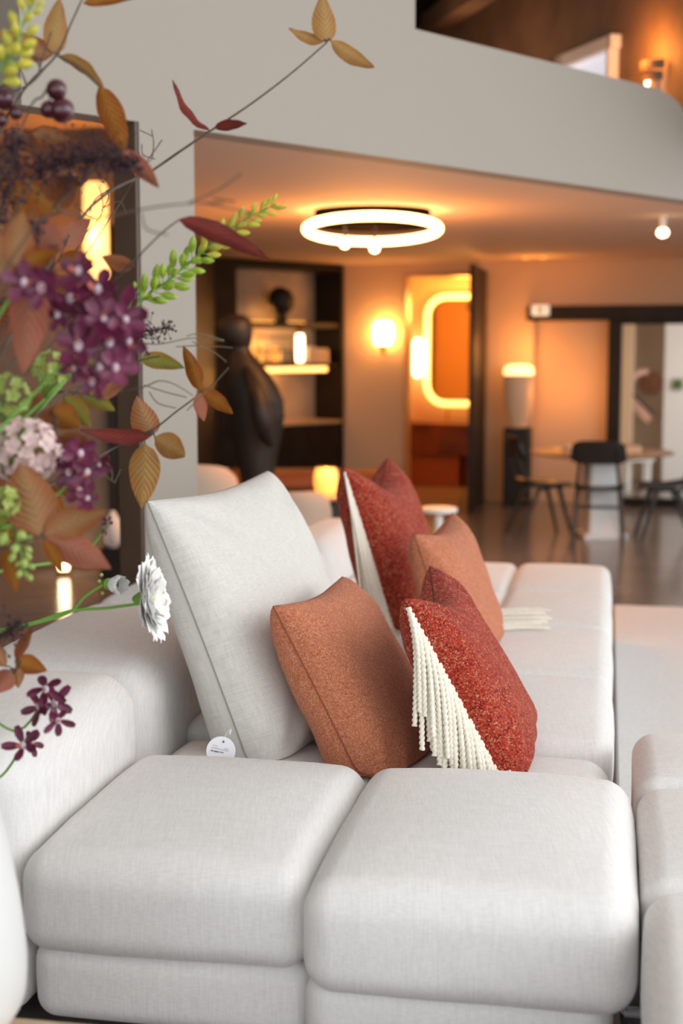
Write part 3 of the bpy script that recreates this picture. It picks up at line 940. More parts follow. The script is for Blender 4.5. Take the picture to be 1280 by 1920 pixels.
MB().lathe([(.034, .30), (.034, .36), (.02, .38)], c, 16).build('cap', 'rust_leather', t)
rnd = random.Random(5)
a = ca(570, .15)
for k in range(9):
    wd = rnd.uniform(.022, .034); hh = rnd.uniform(.135, .165)
    p = cl0 + FD * (a + wd / 2) + CN * .17
    t = thing('book', ('first', 'second', 'third', 'fourth', 'fifth', 'sixth', 'seventh', 'eighth', 'ninth')[k] + ' upright book from the glowing tube lamp on the cabinet shelf', 'book', (p.x, p.y, zs2), 'books on the cabinet shelf')
    MB().box((p.x, p.y, zs2 + hh / 2), (wd, .2, hh), M=CM).build('cover', 'book_paper' if k % 3 else 'book_cloth', t)
    q = p + FD * 0 + CN * .0
    MB().box((p.x, p.y, zs2 + hh + .001), (wd * .75, .19, .003), M=CM).build('pages', 'white_plaster', t)
    a += wd + .003

# ================================================================== DARK FIGURE SCULPTURE
D = 10.0
outl = [(588, 438, 4), (592, 438, 22), (602, 438, 33), (618, 438, 36), (632, 440, 33), (642, 444, 27), (650, 448, 20), (660, 450, 21), (680, 456, 32), (700, 462, 42), (725, 470, 50), (750, 477, 53), (780, 481, 50), (810, 482, 44), (850, 482, 38), (900, 482, 33), (960, 482, 31), (1030, 482, 36), (1069, 482, 40)]
base = px(482, 1069, D); base.z = 0
t = thing('figure_sculpture', 'tall smooth dark bronze abstract figure standing before the cabinet', 'sculpture', base)


def loft(o_, D, seg=28, ratio=.8, tw=0):
    vs = []; fs = []
    # refine
    rows = []
    for i in range(len(o_) - 1):
        for k in range(4):
            f_ = k / 4; rows.append([o_[i][j] * (1 - f_) + o_[i + 1][j] * f_ for j in range(3)])
    rows.append(list(o_[-1]))
    for n_, (v, u, w_) in enumerate(rows):
        c = px(u, v, D); r = w_ / F * D
        for k in range(seg):
            a = 2 * math.pi * k / seg
            md = 1 + tw * math.cos(2 * (a - 2.2 + c.z * 1.6)) * min(1, max(0, (1.45 - c.z) * 2)) * min(1, max(0, c.z * 2))
            vs.append(Vector((c.x + r * math.cos(a) * md, c.y + r * ratio * math.sin(a) * md, c.z)))
    for i in range(len(rows) - 1):
        for k in range(seg):
            k2 = (k + 1) % seg
            fs.append((i * seg + k, (i + 1) * seg + k, (i + 1) * seg + k2, i * seg + k2))
    fs.append(tuple(range(seg))); fs.append(tuple((len(rows) - 1) * seg + k for k in range(seg))[::-1])
    return MB().add(vs, fs)


loft(outl, D, tw=.10).build('body', 'bronze', t, auto=60)
arm = bez([px(462, 690, D - .12), px(478, 730, D - .27), px(489, 775, D - .32), px(497, 812, D - .29), px(507, 835, D - .2)], 8)
MB().tube(arm, [.02 + .05 * math.sin(math.pi * i / (len(arm) - 1)) for i in range(len(arm))], 14).build('folded_arm', 'bronze', t)
MB().lathe([(.24, 0), (.24, .03), (.22, .04)], base, 28).build('plinth', 'black_metal', t)

# ================================================================== LOUNGE PIECES BEYOND THE SOFA
def armchair(c, label, rz, wd=.62, h=.88):
    t = thing('armchair', label, 'armchair', (c.x, c.y, 0), 'beige armchairs behind the sofa')
    R = Matrix.Rotation(rz, 4, 'Z'); C0 = Vector((c.x, c.y, 0))
    W = lambda x, y, z: C0 + (R @ Vector((x, y, z)))

    def shell(a0, a1, r, th, z0, z1, name):
        m = MB(); n = 22; vs = []; fs = []
        prof = [(r, z0), (r, z1 - th), (r - th * .15, z1 - th * .35), (r - th * .5, z1), (r - th * .85, z1 - th * .35), (r - th, z1 - th), (r - th, z0)]
        for i in range(n + 1):
            a_ = a0 + (a1 - a0) * i / n
            e = math.sin(math.pi * i / n) ** .35
            for (q, z) in prof:
                vs.append(W(q * math.cos(a_), q * math.sin(a_), z0 + (z - z0) * (.72 + .28 * e)))
        L = len(prof)
        for i in range(n):
            for k in range(L):
                fs.append((i * L + k, (i + 1) * L + k, (i + 1) * L + (k + 1) % L, i * L + (k + 1) % L))
        fs.append(tuple(range(L))); fs.append(tuple(n * L + k for k in range(L))[::-1])
        return m.add(vs, fs).build(name, 'beige_fabric', t, auto=60)
    shell(math.radians(-200), math.radians(20), wd / 2, .11, .2, h, 'backrest')
    MB().lathe([(wd * .36, .2), (wd * .38, .26), (wd * .38, .38), (wd * .33, .42), (.001, .43)], C0, 28).build('seat', 'beige_fabric', t)
    for sx in (-1, 1):
        for sy in (-1, 1):
            MB().tube([W(sx * wd * .3, sy * wd * .28, .21), W(sx * wd * .33, sy * wd * .31, 0)], [.02, .013], 8).build('leg', 'dark_wood', t)
    return t


c = px(384, 900, 8.6); armchair(Vector((c.x - .12, 8.7, 0)), 'beige upholstered armchair just right of the white pillar', 0, .64, .87)
c = px(562, 930, 8.5); armchair(Vector((c.x - .06, 8.7, 0)), 'beige armchair between the grey and the red cushion, partly hidden', math.radians(10), .5, .70)
# rust daybed
c = px(560, 900, 12.4)
t = thing('daybed', 'low rust-orange leather daybed in front of the dark cabinet', 'daybed', (c.x, c.y, 0))
MB().box((c.x, c.y, .42), (1.5, .6, .15), bev=.04).build('mattress', 'rust_leather', t)
MB().box((c.x, c.y, .32), (1.5, .6, .05)).build('frame', 'dark_wood', t)
for sx in (-1, 1):
    for sy in (-1, 1):
        MB().box((c.x + sx * .68, c.y + sy * .24, .15), (.05, .05, .30)).build('leg', 'dark_wood', t)
# drum table with lantern
c = px(608, 925, 9.1); zt_ = px(608, 926, 9.1).z
t = thing('drum_table', 'small round table with pale top on a dark drum base', 'table', (c.x, c.y, 0))
MB().lathe([(.17, 0), (.13, .03), (.10, .2), (.10, zt_ - .05), (.13, zt_ - .03)], (c.x, c.y, 0), 28).build('base', 'black_metal', t)
MB().lathe([(.20, zt_ - .03), (.215, zt_ - .02), (.215, zt_ - .005), (.20, zt_)], (c.x, c.y, 0), 36).build('table_top', 'table_oak', t)
t = thing('glass_lantern', 'amber glass lantern glowing on the small drum table', 'lantern', (c.x + .01, c.y, zt_))
MB().lathe([(.055, 0), (.07, .02), (.08, .07), (.08, .12), (.07, .16), (.06, .17)], (c.x + .01, c.y, zt_), 24).build('shade', 'glow_amber', t)
MB().lathe([(.06, .165), (.06, .175), (.02, .18)], (c.x + .01, c.y, zt_), 20).build('rim', 'brass', t)
point('glass_lantern_light', (c.x + .01, c.y - .12, zt_ + .2), 3, WARM, .05)
# white side table past the sofa's end
c = px(822, 951, 8.6)
t = thing('white_side_table', 'small round white pedestal table past the far end of the sofa', 'table', (c.x, c.y, 0))
MB().lathe([(.10, c.z - .035), (.115, c.z - .025), (.115, c.z - .005), (.10, c.z)], (c.x, c.y, 0), 32).build('table_top', 'white_plaster', t)
MB().lathe([(.10, 0), (.09, .02), (.025, .05), (.025, c.z - .035)], (c.x, c.y, 0), 24).build('pedestal', 'white_plaster', t)

# ================================================================== CEILING RING LAMP
c = px(698, 430, 9.25); RZ = c.z; R_ = .424
t = thing('ring_lamp', 'large glowing ring lamp hanging under the low ceiling', 'lamp', (c.x, c.y, RZ))
tilt = Matrix.Rotation(math.radians(-6.2), 3, 'X')
ringp = [Vector((c.x, c.y, RZ)) + tilt @ Vector((R_ * math.cos(2 * math.pi * i / 64), R_ * math.sin(2 * math.pi * i / 64), 0)) for i in range(65)]
MB().tube(ringp, .027, 14, cap=False).build('glow_tube', 'glow_ring', t)
MB().lathe([(.36, RZ + .012), (.37, RZ + .018), (.37, ZC - .001)], (c.x, c.y, 0), 48).build('ceiling_plate', 'matte_black', t)
for k in range(3):
    a = ringp[int(64 * (k / 3 + .08))]; MB().tube([a, Vector((a.x, a.y, ZC - .04))], .003, 6).build('cable', 'black_metal', t)
for (u, v) in ((646, 457), (702, 465)):
    p = px(u, v, 9.0)
    t2 = MB().tube([p + Vector((0, 0, .02)), Vector((p.x, p.y, ZC - .003))], .008, 8).build('drop_rod', 'black_metal', t)
    MB().ball(p, .031, 16, 10).build('bulb', 'glow_ball', t2)
point('ring_lamp_light', (c.x, c.y, RZ - .22), 80, (1, .36, .065), .3)

# spots on the ceiling
p = px(1242, 437, 9.6)
t = thing('ceiling_spot', 'small white cylinder ceiling spot with glowing bulb at the right', 'lamp', (p.x, p.y, p.z))
MB().lathe([(.022, p.z + .02), (.022, ZC)], (p.x, p.y, 0), 16).build('housing', 'white_plaster', t)
MB().lathe([(.004, -.03), (.03, -.02), (.04, 0), (.034, .02), (.02, .03)], p, 18).build('bulb', 'glow_spot', t)
for k, u in enumerate((985, 1018)):
    p = pz(u, 481, ZC)
    t = thing('recessed_spot', ('recessed ceiling spot left of its twin, above the pedestal lamp', 'recessed ceiling spot right of its twin, above the sliding door')[k], 'lamp', (p.x, p.y, ZC - .012), 'recessed ceiling spots')
    MB().lathe([(.04, ZC - .012), (.055, ZC - .008), (.055, ZC)], (p.x, p.y, 0), 18).build('rim', 'ceiling_lamp_tint', t)
    MB().lathe([(.005, ZC - .02), (.035, ZC - .016), (.036, ZC - .008)], (p.x, p.y, 0), 16).build('bulb', 'glow_amber', t)
    point('recessed_spot_light', (p.x, p.y, ZC - .16), 1.5, WARM, .05)

# ================================================================== WALL SCONCE
p = on_wall(718, 625, -.12)
t = thing('wall_sconce', 'bright opal globe wall sconce beside the washroom doorway', 'lamp', (p.x, p.y, p.z - .2))
MB().lathe([(.05, -.12), (.085, -.11), (.10, -.05), (.10, .05), (.085, .11), (.04, .125)], p, 24).build('shade', 'glow_sconce', t)
m = MB(); m.lathe([(.012, -.22), (.03, -.15), (.05, -.12)], p, 16); m.build('holder', 'brass', t)
m = MB(); m.tube([p + Vector((0, 0, -.19)), p + WN * .12 + Vector((0, 0, -.19))], .01, 8); m.build('arm', 'brass', t)

# ================================================================== WASHROOM
wash = 2.02
pm = on_wall(872, 652, wash); zt0 = on_wall(872, 556, wash).z; zb0 = on_wall(872, 757, wash).z
lm = (on_wall(802, 652, wash) - w0).dot(WD); rm = lm + (pm - w0).dot(WD) - lm + .45
mr = thing('wall_mirror', 'rounded mirror with glowing frame in the washroom', 'mirror', pm)
cx, cz_ = (lm + rm) / 2, (zt0 + zb0) / 2; hw, hh, rr = (rm - lm) / 2, (zt0 - zb0) / 2, .22
loop = []
for (sx, sz, a0) in ((1, 1, 0), (-1, 1, 90), (-1, -1, 180), (1, -1, 270)):
    for k in range(7):
        a = math.radians(a0 + 15 * k); loop.append((cx + sx * (hw - rr) + rr * math.cos(a), cz_ + sz * (hh - rr) + rr * math.sin(a)))
L3 = [w0 + WD * a + WN * (wash - .03) + Vector((0, 0, z)) for a, z in loop]
MB().tube(L3 + [L3[0]], .036, 8, cap=False).build('light_frame', 'glow_mirror', mr)
MB().prism(L3, (0, 0, 0), WN * .02).build('glass', 'mirror', mr, smooth=False)
p = on_wall(783, 671, wash - .12)
t = thing('washroom_tube_lamp', 'upright white-hot tube lamp left of the mirror', 'lamp', (p.x, p.y, p.z - .22))
MB().lathe([(.02, -.22), (.045, -.20), (.052, -.16), (.052, .16), (.045, .20), (.02, .22)], p, 18).build('shade', 'glow_tube', t)
MB().tube([p, p + WN * .13], .015, 8).build('bracket', 'brass', t)
point('washroom_light', (p.x + .5, p.y - .6, 2.0), 60, (1, .40, .07), .15)
van = thing('washroom_vanity', 'red-brown marble vanity under the washroom mirror', 'vanity', w0 + WD * ((lm + rm) / 2) + WN * 1.7)
va0, va1 = lm - .30, rm + .1; vt = on_wall(830, 793, 1.5).z
wbox(MB(), va0, va1, vt - .05, vt, 1.42, 2.08).build('counter', 'marble_red', van)
wbox(MB(), va0 + .02, va1 - .02, vt - .37, vt - .05, 1.45, 2.08).build('cabinet_body', 'marble_red', van)
for k in range(3):
    d = wbox(MB(), va0 + .03 + k * .6, va0 + .60 + k * .6, vt - .36, vt - .06, 1.43, 1.46).build('drawer', 'marble_red', van)
wbox(MB(), va0 + .1, va0 + .8, 0, vt - .37, 1.55, 2.05).build('pedestal', 'rust_leather', van)
wbox(MB(), va0 + .85, va1 - .1, 0, vt - .37, 1.6, 2.05).build('pedestal', 'marble_red', van)
p = on_wall(838, 775, 1.8)
MB().tube(bez([(p.x, p.y, vt), (p.x, p.y, vt + .13), (p.x, p.y - .06, vt + .16), (p.x, p.y - .12, vt + .14)], 6), .012, 8).build('tap', 'brass', van)

# open door leaf, hinged on the right jamb
hin = on_wall(907, 655); hin.z = 0
e = px(884, 655, 13.35); e.z = 0
dd = (e - hin).normalized(); dn = Vector((-dd.y, dd.x, 0)); DM = Matrix((dd, dn, Vector((0, 0, 1)))).transposed()
dn = -dn if dn.x > 0 else dn
dw = (e - hin).length; dh = dtop + .02
door = bpy.data.objects.new('door_1', None); COL.objects.link(door); door.location = hin; ORG[door.name] = hin.copy(); struct(door, 'dark tall washroom door standing open')
hin2 = hin + dd * .03
MB().box(hin2 + dd * dw / 2 + Vector((0, 0, dh / 2)), (dw, .045, dh), M=DM).build('leaf', 'dark_wood', door)
for z in (px(893, 575, 13.6).z, px(890, 745, 13.6).z):  # brass balls standing in for lamp reflections on the leaf
    p = hin2 + dd * (dw * .75) + dn * .05 + Vector((0, 0, z))
    MB().ball(p, .038, 14, 10, (1, .6, 1)).build('lamp_reflection', 'brass', door)
# door lining
for a0, a1, z0, z1, nm in ((dl, dl + .03, 0, dtop, 'trim_5'), (dr - .03, dr, 0, dtop, 'trim_6'), (dl, dr, dtop - .03, dtop, 'trim_7')):
    struct(wbox(MB(), a0, a1, z0, z1, -.005, .205).build(nm, 'table_oak', smooth=False))

# ================================================================== PEDESTAL LAMP
p = on_wall(971, 800, -.30)
t = thing('black_pedestal', 'plain black square pedestal carrying the barrel lamp by the back wall', 'pedestal', (p.x, p.y, 0))
pzt = px(970, 801, p.y).z
MB().box((p.x, p.y, pzt / 2 + .01), (.25, .25, pzt - .02), rz=-.3).build('column', 'black_metal', t)
MB().box((p.x, p.y, .012), (.27, .27, .024), rz=-.3).build('plinth', 'black_metal', t)
lz = px(975, 684, p.y).z - pzt
t = thing('barrel_lamp', 'opal glass barrel lamp with glowing top on the black pedestal', 'lamp', (p.x, p.y, pzt))
MB().lathe([(.085, 0), (.095, .015), (.085, .03), (.10, .07)], (p.x, p.y, pzt), 28).build('foot', 'lamp_opal', t)
MB().lathe([(.10, .07), (.135, .20), (.15, .36), (.152, .50), (.145, lz - .10)], (p.x, p.y, pzt), 32).build('body', 'lamp_opal', t)
MB().lathe([(.146, lz - .10), (.15, lz - .06), (.135, lz - .015), (.09, lz), (.001, lz + .004)], (p.x, p.y, pzt), 32).build('glowing_cap', 'glow_lamp', t)
point('barrel_lamp_light', (p.x + .05, p.y - .02, pzt + lz + .16), 7, WARM, .12)
point('barrel_lamp_glow', (p.x + .42, p.y - .12, pzt + .35), 6.5, WARM, .12)

# ================================================================== SLIDING DOOR
sl = bpy.data.objects.new('door_2', None); COL.objects.link(sl); q_ = w0 + WD * wx(1150); sl.location = q_; ORG[sl.name] = q_.copy(); struct(sl, 'dark framed glass sliding door at the right')
zb = wz(1100, 601)
wbox(MB(), wx(990), br, zb, wz(1100, 573), -.10, 0).build('track', 'dark_wood', sl)
x0, x1 = wx(1141), wx(1166)
wbox(MB(), x0, x1, 0, zb, -.06, .04).build('frame', 'dark_wood', sl)
zf = wz(1200, 934)
wbox(MB(), x1, br, -.0 + .005, .09, -.06, .04).build('frame', 'dark_wood', sl)
wbox(MB(), x1, br, zb - .04, zb, -.06, .04).build('frame', 'dark_wood', sl)
wbox(MB(), x1, br, .09, zb - .04, -.015, -.005, bev=.001).build('pane', 'glass_clear', sl)
ex0, ex1 = wx(1000), wx(1032); ez0, ez1 = wz(1016, 592), wz(1016, 573)
t = thing('exit_sign', 'small white emergency sign with green pictogram on the dark door track', 'sign', w0 + WD * ((ex0 + ex1) / 2) + WN * -.12 + Vector((0, 0, ez0)))
wbox(MB(), ex0, ex1, ez0, ez1, -.15, -.10).build('case', 'sign_white', t)
wbox(MB(), ex0 + .06, ex0 + .11, ez0 + .03, ez1 - .03, -.152, -.15, bev=.0005).build('pictogram', 'sign_green', t)
# corridor: disc and tilted bar on the wall, leafy picture
p = on_wall(1222, 718, 2.95)
t = thing('wall_disc', 'round terracotta disc on the corridor wall behind the glass', 'wall decoration', (p.x, p.y, p.z - .13))
MB().lathe([(.135, -.02), (.135, .02), (.125, .025)], p, 32, Matrix.Rotation(math.radians(90), 3, 'X')).build('disc', 'terracotta', t)
MB().lathe([(.02, .02), (.02, .05)], p, 12, Matrix.Rotation(math.radians(90), 3, 'X')).build('boss', 'brass', t)
p0 = on_wall(1166, 722, 2.5); p1 = on_wall(1224, 782, 2.5)
t = thing('tilted_lamp', 'tilted pink bar lamp with jointed arm seen through the sliding door', 'lamp', (p0.x, p0.y, p1.z))
d = (p1 - p0); nrm_ = Vector((0, 0, 1)).cross(d).normalized(); pr = d.cross(nrm_).normalized()
if pr.z > 0: pr = -pr
MB().prism([p0, p1, p1 + pr * .10, p0 + pr * .10], nrm_ * -.03, nrm_ * .03).build('shade', 'pink_lacquer', t, smooth=False)
MB().tube([p0 - pr * .015, p1 - pr * .015], .02, 8).build('rail', 'black_metal', t)
MB().tube(bez([on_wall(1168, 720, 2.5), on_wall(1185, 712, 2.45), on_wall(1196, 700, 2.45), on_wall(1212, 697, 2.6)], 6), .035, 8).build('arm', 'pink_lacquer', t)
p = on_wall(1270, 720, 2.36)
t = thing('picture_frame', 'small green picture on the white corridor wall', 'picture', (p.x, p.y, p.z - .06))
M_ = Matrix((WD, WN, Vector((0, 0, 1)))).transposed()
MB().box(p, (.12, .02, .12), M=M_).build('frame', 'book_cloth', t); MB().box(p - WN * .012, (.09, .008, .09), M=M_).build('print', 'green_leafy', t)
p = on_wall(1192, 915, 1.6)
t = thing('white_stool', 'pale stool behind the glass door', 'stool', (p.x, p.y, 0))
MB().box((p.x, p.y, .36), (.30, .26, .06), rz=.2).build('seat', 'white_plaster', t)
for sx in (-1, 1):
    for sy in (-1, 1): MB().box((p.x + sx * .11, p.y + sy * .09, .165), (.045, .045, .33), rz=.2).build('leg', 'white_plaster', t)

# ================================================================== DINING TABLE AND CHAIRS
tcn = px(1128, 846, 11.75)
TZ = tcn.z
t = thing('dining_table', 'round wooden dining table on a pale pedestal at the back right', 'table', (tcn.x, tcn.y, 0))
MB().lathe([(.50, TZ - .035), (.575, TZ - .02), (.59, TZ - .006), (.58, TZ)], (tcn.x, tcn.y, 0), 56).build('table_top', 'table_oak', t)
MB().box((tcn.x - .0, tcn.y, TZ / 2 - .02), (.26, .26, TZ - .04), rz=.1).build('pedestal', 'white_plaster', t)
MB().box((tcn.x, tcn.y, .02), (.36, .36, .04), rz=.1).build('plinth', 'white_plaster', t)
for k, (u, wd, hh, m, lab) in enumerate([(1100, .36, .045, 'white_plaster', 'pale flat box on the left of the dining table'), (1166, .25, .05, 'table_oak', 'orange wooden tray on the right of the dining table')]):
    q = px(u, 840, 11.6)
    t = thing(('flat_box', 'wooden_tray')[k], lab, ('box', 'tray')[k], (q.x, q.y, TZ))
    MB().box((q.x, q.y, TZ + hh / 2), (wd, .24, hh), rz=.15).build('body', m, t)
    MB().box((q.x, q.y, TZ + hh + .006), (wd * .96, .23, .012), rz=.15).build('lid', m, t)


def chair_at(x, y, rz, label):
    t = thing('dining_chair', label, 'chair', (x, y, 0), 'black dining chairs')
    R = Matrix.Rotation(rz, 4, 'Z'); C0 = Vector((x, y, 0)); W = lambda a, b_, c_: C0 + (R @ Vector((a, b_, c_)))
    # curved plywood seat and back
    m = MB(); n = 10; vs = []; fs = []
    for side in (0, 1):
        for i in range(n + 1):
            for j in range(n + 1):
                a, c_ = -1 + 2 * i / n, -1 + 2 * j / n
                k = (1 - .12 * abs(a) ** 4 * (c_ ** 4)); xx = a * .205 * k * (1 + .06 * c_); yy = c_ * .205 * k
                zz = .450 + .022 * a * a - .012 * (1 - c_ * c_) - (.03 * max(0, c_ - .6) ** 2 * 6) + .02 * max(0, -c_) - (.014 if side else 0)
                vs.append(W(xx, yy + .02, zz))
    q = (n + 1) ** 2
    for i in range(n):
        for j in range(n):
            a = i * (n + 1) + j; fs.append((a, a + n + 1, a + n + 2, a + 1)); fs.append((q + a, q + a + 1, q + a + n + 2, q + a + n + 1))
    per = [(i, 0) for i in range(n)] + [(n, j) for j in range(n)] + [(n - i, n) for i in range(n)] + [(0, n - j) for j in range(n)]
    for k in range(len(per)):
        a = per[k][0] * (n + 1) + per[k][1]; b_ = per[(k + 1) % len(per)]; b_ = b_[0] * (n + 1) + b_[1]; fs.append((a, b_, q + b_, q + a))
    m.add(vs, fs).build('seat', 'black_chair', t, auto=50)
    m = MB(); vs = []; fs = []
    for side in (0, 1):
        for i in range(n + 1):
            for j in range(n + 1):
                a, c_ = -1 + 2 * i / n, -1 + 2 * j / n
                k = 1 - .16 * abs(c_) ** 4 * abs(a) ** 4
                vs.append(W(a * .215 * k * (1 - .05 * c_), -.225 - .03 * (1 - a * a) - .03 * c_ - (.014 if side else 0), .745 + c_ * .095 * k))
    for i in range(n):
        for j in range(n):
            a = i * (n + 1) + j; fs.append((a, a + 1, a + n + 2, a + n + 1)); fs.append((q + a, q + a + n + 1, q + a + n + 2, q + a + 1))
    for k in range(len(per)):
        a = per[k][0] * (n + 1) + per[k][1]; b_ = per[(k + 1) % len(per)]; b_ = b_[0] * (n + 1) + b_[1]; fs.append((a, q + a, q + b_, b_))
    m.add(vs, fs).build('backrest', 'black_chair', t, auto=50)
    for sx in (-1, 1):
        MB().tube([W(sx * .165, .10, .43), W(sx * .20, .215, 0)], [.021, .012], 8).build('leg', 'black_chair', t)
        MB().tube([W(sx * .165, -.06, .43), W(sx * .20, -.235, 0)], [.021, .012], 8).build('leg', 'black_chair', t)
        MB().tube(bez([W(sx * .165, -.02, .40), W(sx * .165, -.16, .47), W(sx * .15, -.225, .62), W(sx * .145, -.27, .78)], 5), .013, 8).build('back_post', 'black_chair', t)
        MB().tube([W(sx * .165, -.10, .425), W(sx * .165, .14, .425)], .014, 8).build('rail', 'black_chair', t)
    MB().tube([W(-.165, .08, .425), W(.165, .08, .425)], .012, 8).build('stretcher', 'black_chair', t)
    MB().tube([W(-.178, -.12, .30), W(.178, -.12, .30)], .012, 8).build('stretcher', 'black_chair', t)
    return t


q = pz(1120, 1017, 0); chair_at(q.x, q.y, math.radians(-12), 'black dining chair seen from behind at the round table')
q = pz(1012, 1004, 0); chair_at(q.x, q.y, math.radians(-80), 'black dining chair left of the round table, side on')
q = pz(1246, 1012, 0); chair_at(q.x, q.y, math.radians(86), 'black dining chair at the right edge, cut by the frame')

# ================================================================== LOFT LAMP
p = on_loft(1204, 138, .12)
t = thing('loft_wall_lamp', 'layered curved wall lamp glowing in the loft', 'lamp', (p.x, p.y, p.z - .1))
for k, (z, r, m) in enumerate(((.05, .10, 'loft_brown'), (-.02, .085, 'loft_brown'), (-.075, .065, 'table_oak'))):
    vs = []; fs = []; n = 18
    for i in range(n + 1):
        a = math.pi * i / n
        dr_ = LD * math.cos(a) * r * 1.1 + LN * math.sin(a) * r
        for (kk, zz) in ((1, -.03), (1, .03), (.93, .03), (.93, -.03)):
            vs.append(p - LN * .1 + dr_ * kk + Vector((0, 0, z + zz)))
    for i in range(n):
        for j in range(4): fs.append((i * 4 + j, i * 4 + (j + 1) % 4, i * 4 + 4 + (j + 1) % 4, i * 4 + 4 + j))
    fs.append((0, 3, 2, 1)); fs.append((n * 4, n * 4 + 1, n * 4 + 2, n * 4 + 3))
    MB().add(vs, fs).build('band', m, t)
MB().ball(p - LN * .06 + Vector((0, 0, -.05)), .035, 12, 8, (1, 1, 1.6)).build('bulb', 'glow_spot', t)
point('loft_lamp_light', p + LN * .05 + Vector((0, 0, .15)), 11, WARM, .05)
point('loft_fill_light', (.6, 11.2, 3.5), 14, (1, .55, .28), .2)  # added fill to brighten the loft, no lamp at this point
point('loft_lamp_down', p + LN * .05 + Vector((0, 0, -.13)), 2, WARM, .03)
#PART3
# ================================================================== LOW TABLE, VASE AND FLOWERS (left foreground)
VX, VY = -.775, 2.40
tb = pz(85, 1911, .33)
s_t = tb.dot(SD); t_t = tb.dot(TD)
t = thing('low_wooden_table', 'pale oak low table at the lower left corner carrying the white vase', 'table', sw(t_t - .5, s_t - .45, 0))
b = MB(); b.box(sw(t_t - .38, s_t - .46, .315), (1.06, .92, .03), rz=-AZ, bev=.006); b.build('table_top', 'pale_oak', t)
for a_ in (-.85, .08):
    for c_ in (-.86, -.08):
        MB().box(sw(t_t + a_, s_t + c_, .15), (.05, .05, .30), rz=-AZ).build('leg', 'pale_oak', t)
t = thing('ceramic_vase', 'tall white glazed vase cut by the left edge of the picture', 'vase', (VX, VY, .33))
prof = [(.12, 0), (.165, .02), (.205, .06), (.216, .12), (.212, .20), (.198, .30), (.172, .42), (.095, .60), (.085, .65), (.10, .70), (.092, .70), (.078, .65), (.085, .60), (.05, .58), (.001, .57)]
fine = [(p.x, p.z) for p in bez([Vector((r, 0, z)) for r, z in prof[:10]], 5)] + prof[10:]
MB().lathe(fine, (VX, VY, .33), 48).build('body', 'ivory_glaze', t)
MB().tube([Vector((VX + .1 * math.cos(a * math.pi / 16), VY + .1 * math.sin(a * math.pi / 16), 1.03)) for a in range(33)], .006, 8, cap=False).build('lip', 'ivory_glaze', t)
rn = random.Random(11)


def mouth():
    a = rn.uniform(0, 6.28); r = rn.uniform(0, .055); return Vector((VX + r * math.cos(a), VY + r * math.sin(a), 1.02))


def stem_path(pts, lo=True):
    """a stem from the vase mouth up to and through the points"""
    m_ = mouth(); p = pts[0]
    k = [m_ + Vector((0, 0, -.06)), m_, m_.lerp(p, .5) + Vector((-.02, -.03, .05))] + list(pts)
    return bez(k, 7)


def leaf(parent, b0, tip, wd, m, roll=0, bend=.15, fold=.25, n=12, droop=0):
    """pointed oval leaf from base to tip with folded midrib, wavy margin, thickness"""
    b0, tip = Vector(b0), Vector(tip); ax = tip - b0; L = ax.length; ax.normalize()
    view = (b0 - Vector((0, 0, H))).normalized()
    sd = ax.cross(view).normalized(); nm = sd.cross(ax).normalized()
    R = Matrix.Rotation(roll, 3, ax); sd = R @ sd; nm = R @ nm
    vs = []; fs = []; uv = []; K = 6
    ph = rn.uniform(0, 6)
    for side in (0, 1):
        for i in range(n + 1):
            f_ = i / n
            w_ = wd * (math.sin(math.pi * min(1, f_ ** .8)) ** .75) * (1 - .25 * f_) + (.0008 if i in (0, n) else 0)
            c_ = b0 + ax * (L * f_) + nm * (bend * L * math.sin(math.pi * f_) * .6 - droop * L * f_ * f_)
            for j in range(-K // 2, K // 2 + 1):
                x = j / (K / 2)
                wv = .03 * L * math.sin(f_ * 17 + ph + x) * abs(x) ** 2 * .5
                p = c_ + sd * (w_ * x) + nm * (abs(x) * fold * w_ + wv - (.0009 if side else 0))
                vs.append(p); uv.append((x, f_))
    q = (n + 1) * (K + 1)
    for i in range(n):
        for j in range(K):
            a = i * (K + 1) + j; fs.append((a, a + 1, a + K + 2, a + K + 1)); fs.append((q + a, q + a + K + 1, q + a + K + 2, q + a + 1))
    for i in range(n):
        for j in (0, K):
            a = i * (K + 1) + j; fs.append((a, a + K + 1, q + a + K + 1, q + a))
    mb = MB(); mb.add(vs, fs); mb.uv = uv
    return mb.build('leaf', m, parent, auto=60)


def branch(label, pts, leaves, Y, r0=.0045, r1=.0015, bark='twig_bark', name='leafy_branch', group='autumn branches in the vase', cat='branch'):
    """pts: (u, v[, Y]) of the part in view, from the vase outward; leaves: base uv, tip uv, width px, material, roll"""
    P = [px(p[0], p[1], p[2] if len(p) > 2 else Y) for p in pts]
    t = thing(name, label, cat, mouth() - Vector((0, 0, .05)), group)
    path = stem_path(P); n = len(path)
    MB().tube(path, [r0 + (r1 - r0) * i / (n - 1) for i in range(n)], 7).build('stem', bark, t)
    for lf in leaves:
        (u0, v0), (u1, v1), wd, m = lf[:4]; roll = lf[4] if len(lf) > 4 else rn.uniform(-.5, .5); y0 = lf[5] if len(lf) > 5 else Y; y1 = lf[6] if len(lf) > 6 else y0 + rn.uniform(-.04, .04)
        A_, B_ = px(u0, v0, y0), px(u1, v1, y1)
        lo = leaf(t, A_, B_, wd / F * y0, m, roll, rn.uniform(.05, .2), rn.uniform(.15, .35))
        # short stalk back to the nearest point of the stem
        near = min(path[8:], key=lambda q: (q - A_).length)
        if (near - A_).length > .006 and (near - A_).length < .5:
            MB().tube(bez([near, near.lerp(A_, .5) + Vector((0, 0, .006)), A_], 4), [.0016] * 9, 6).build('leaf_stalk', bark, t)
    return t


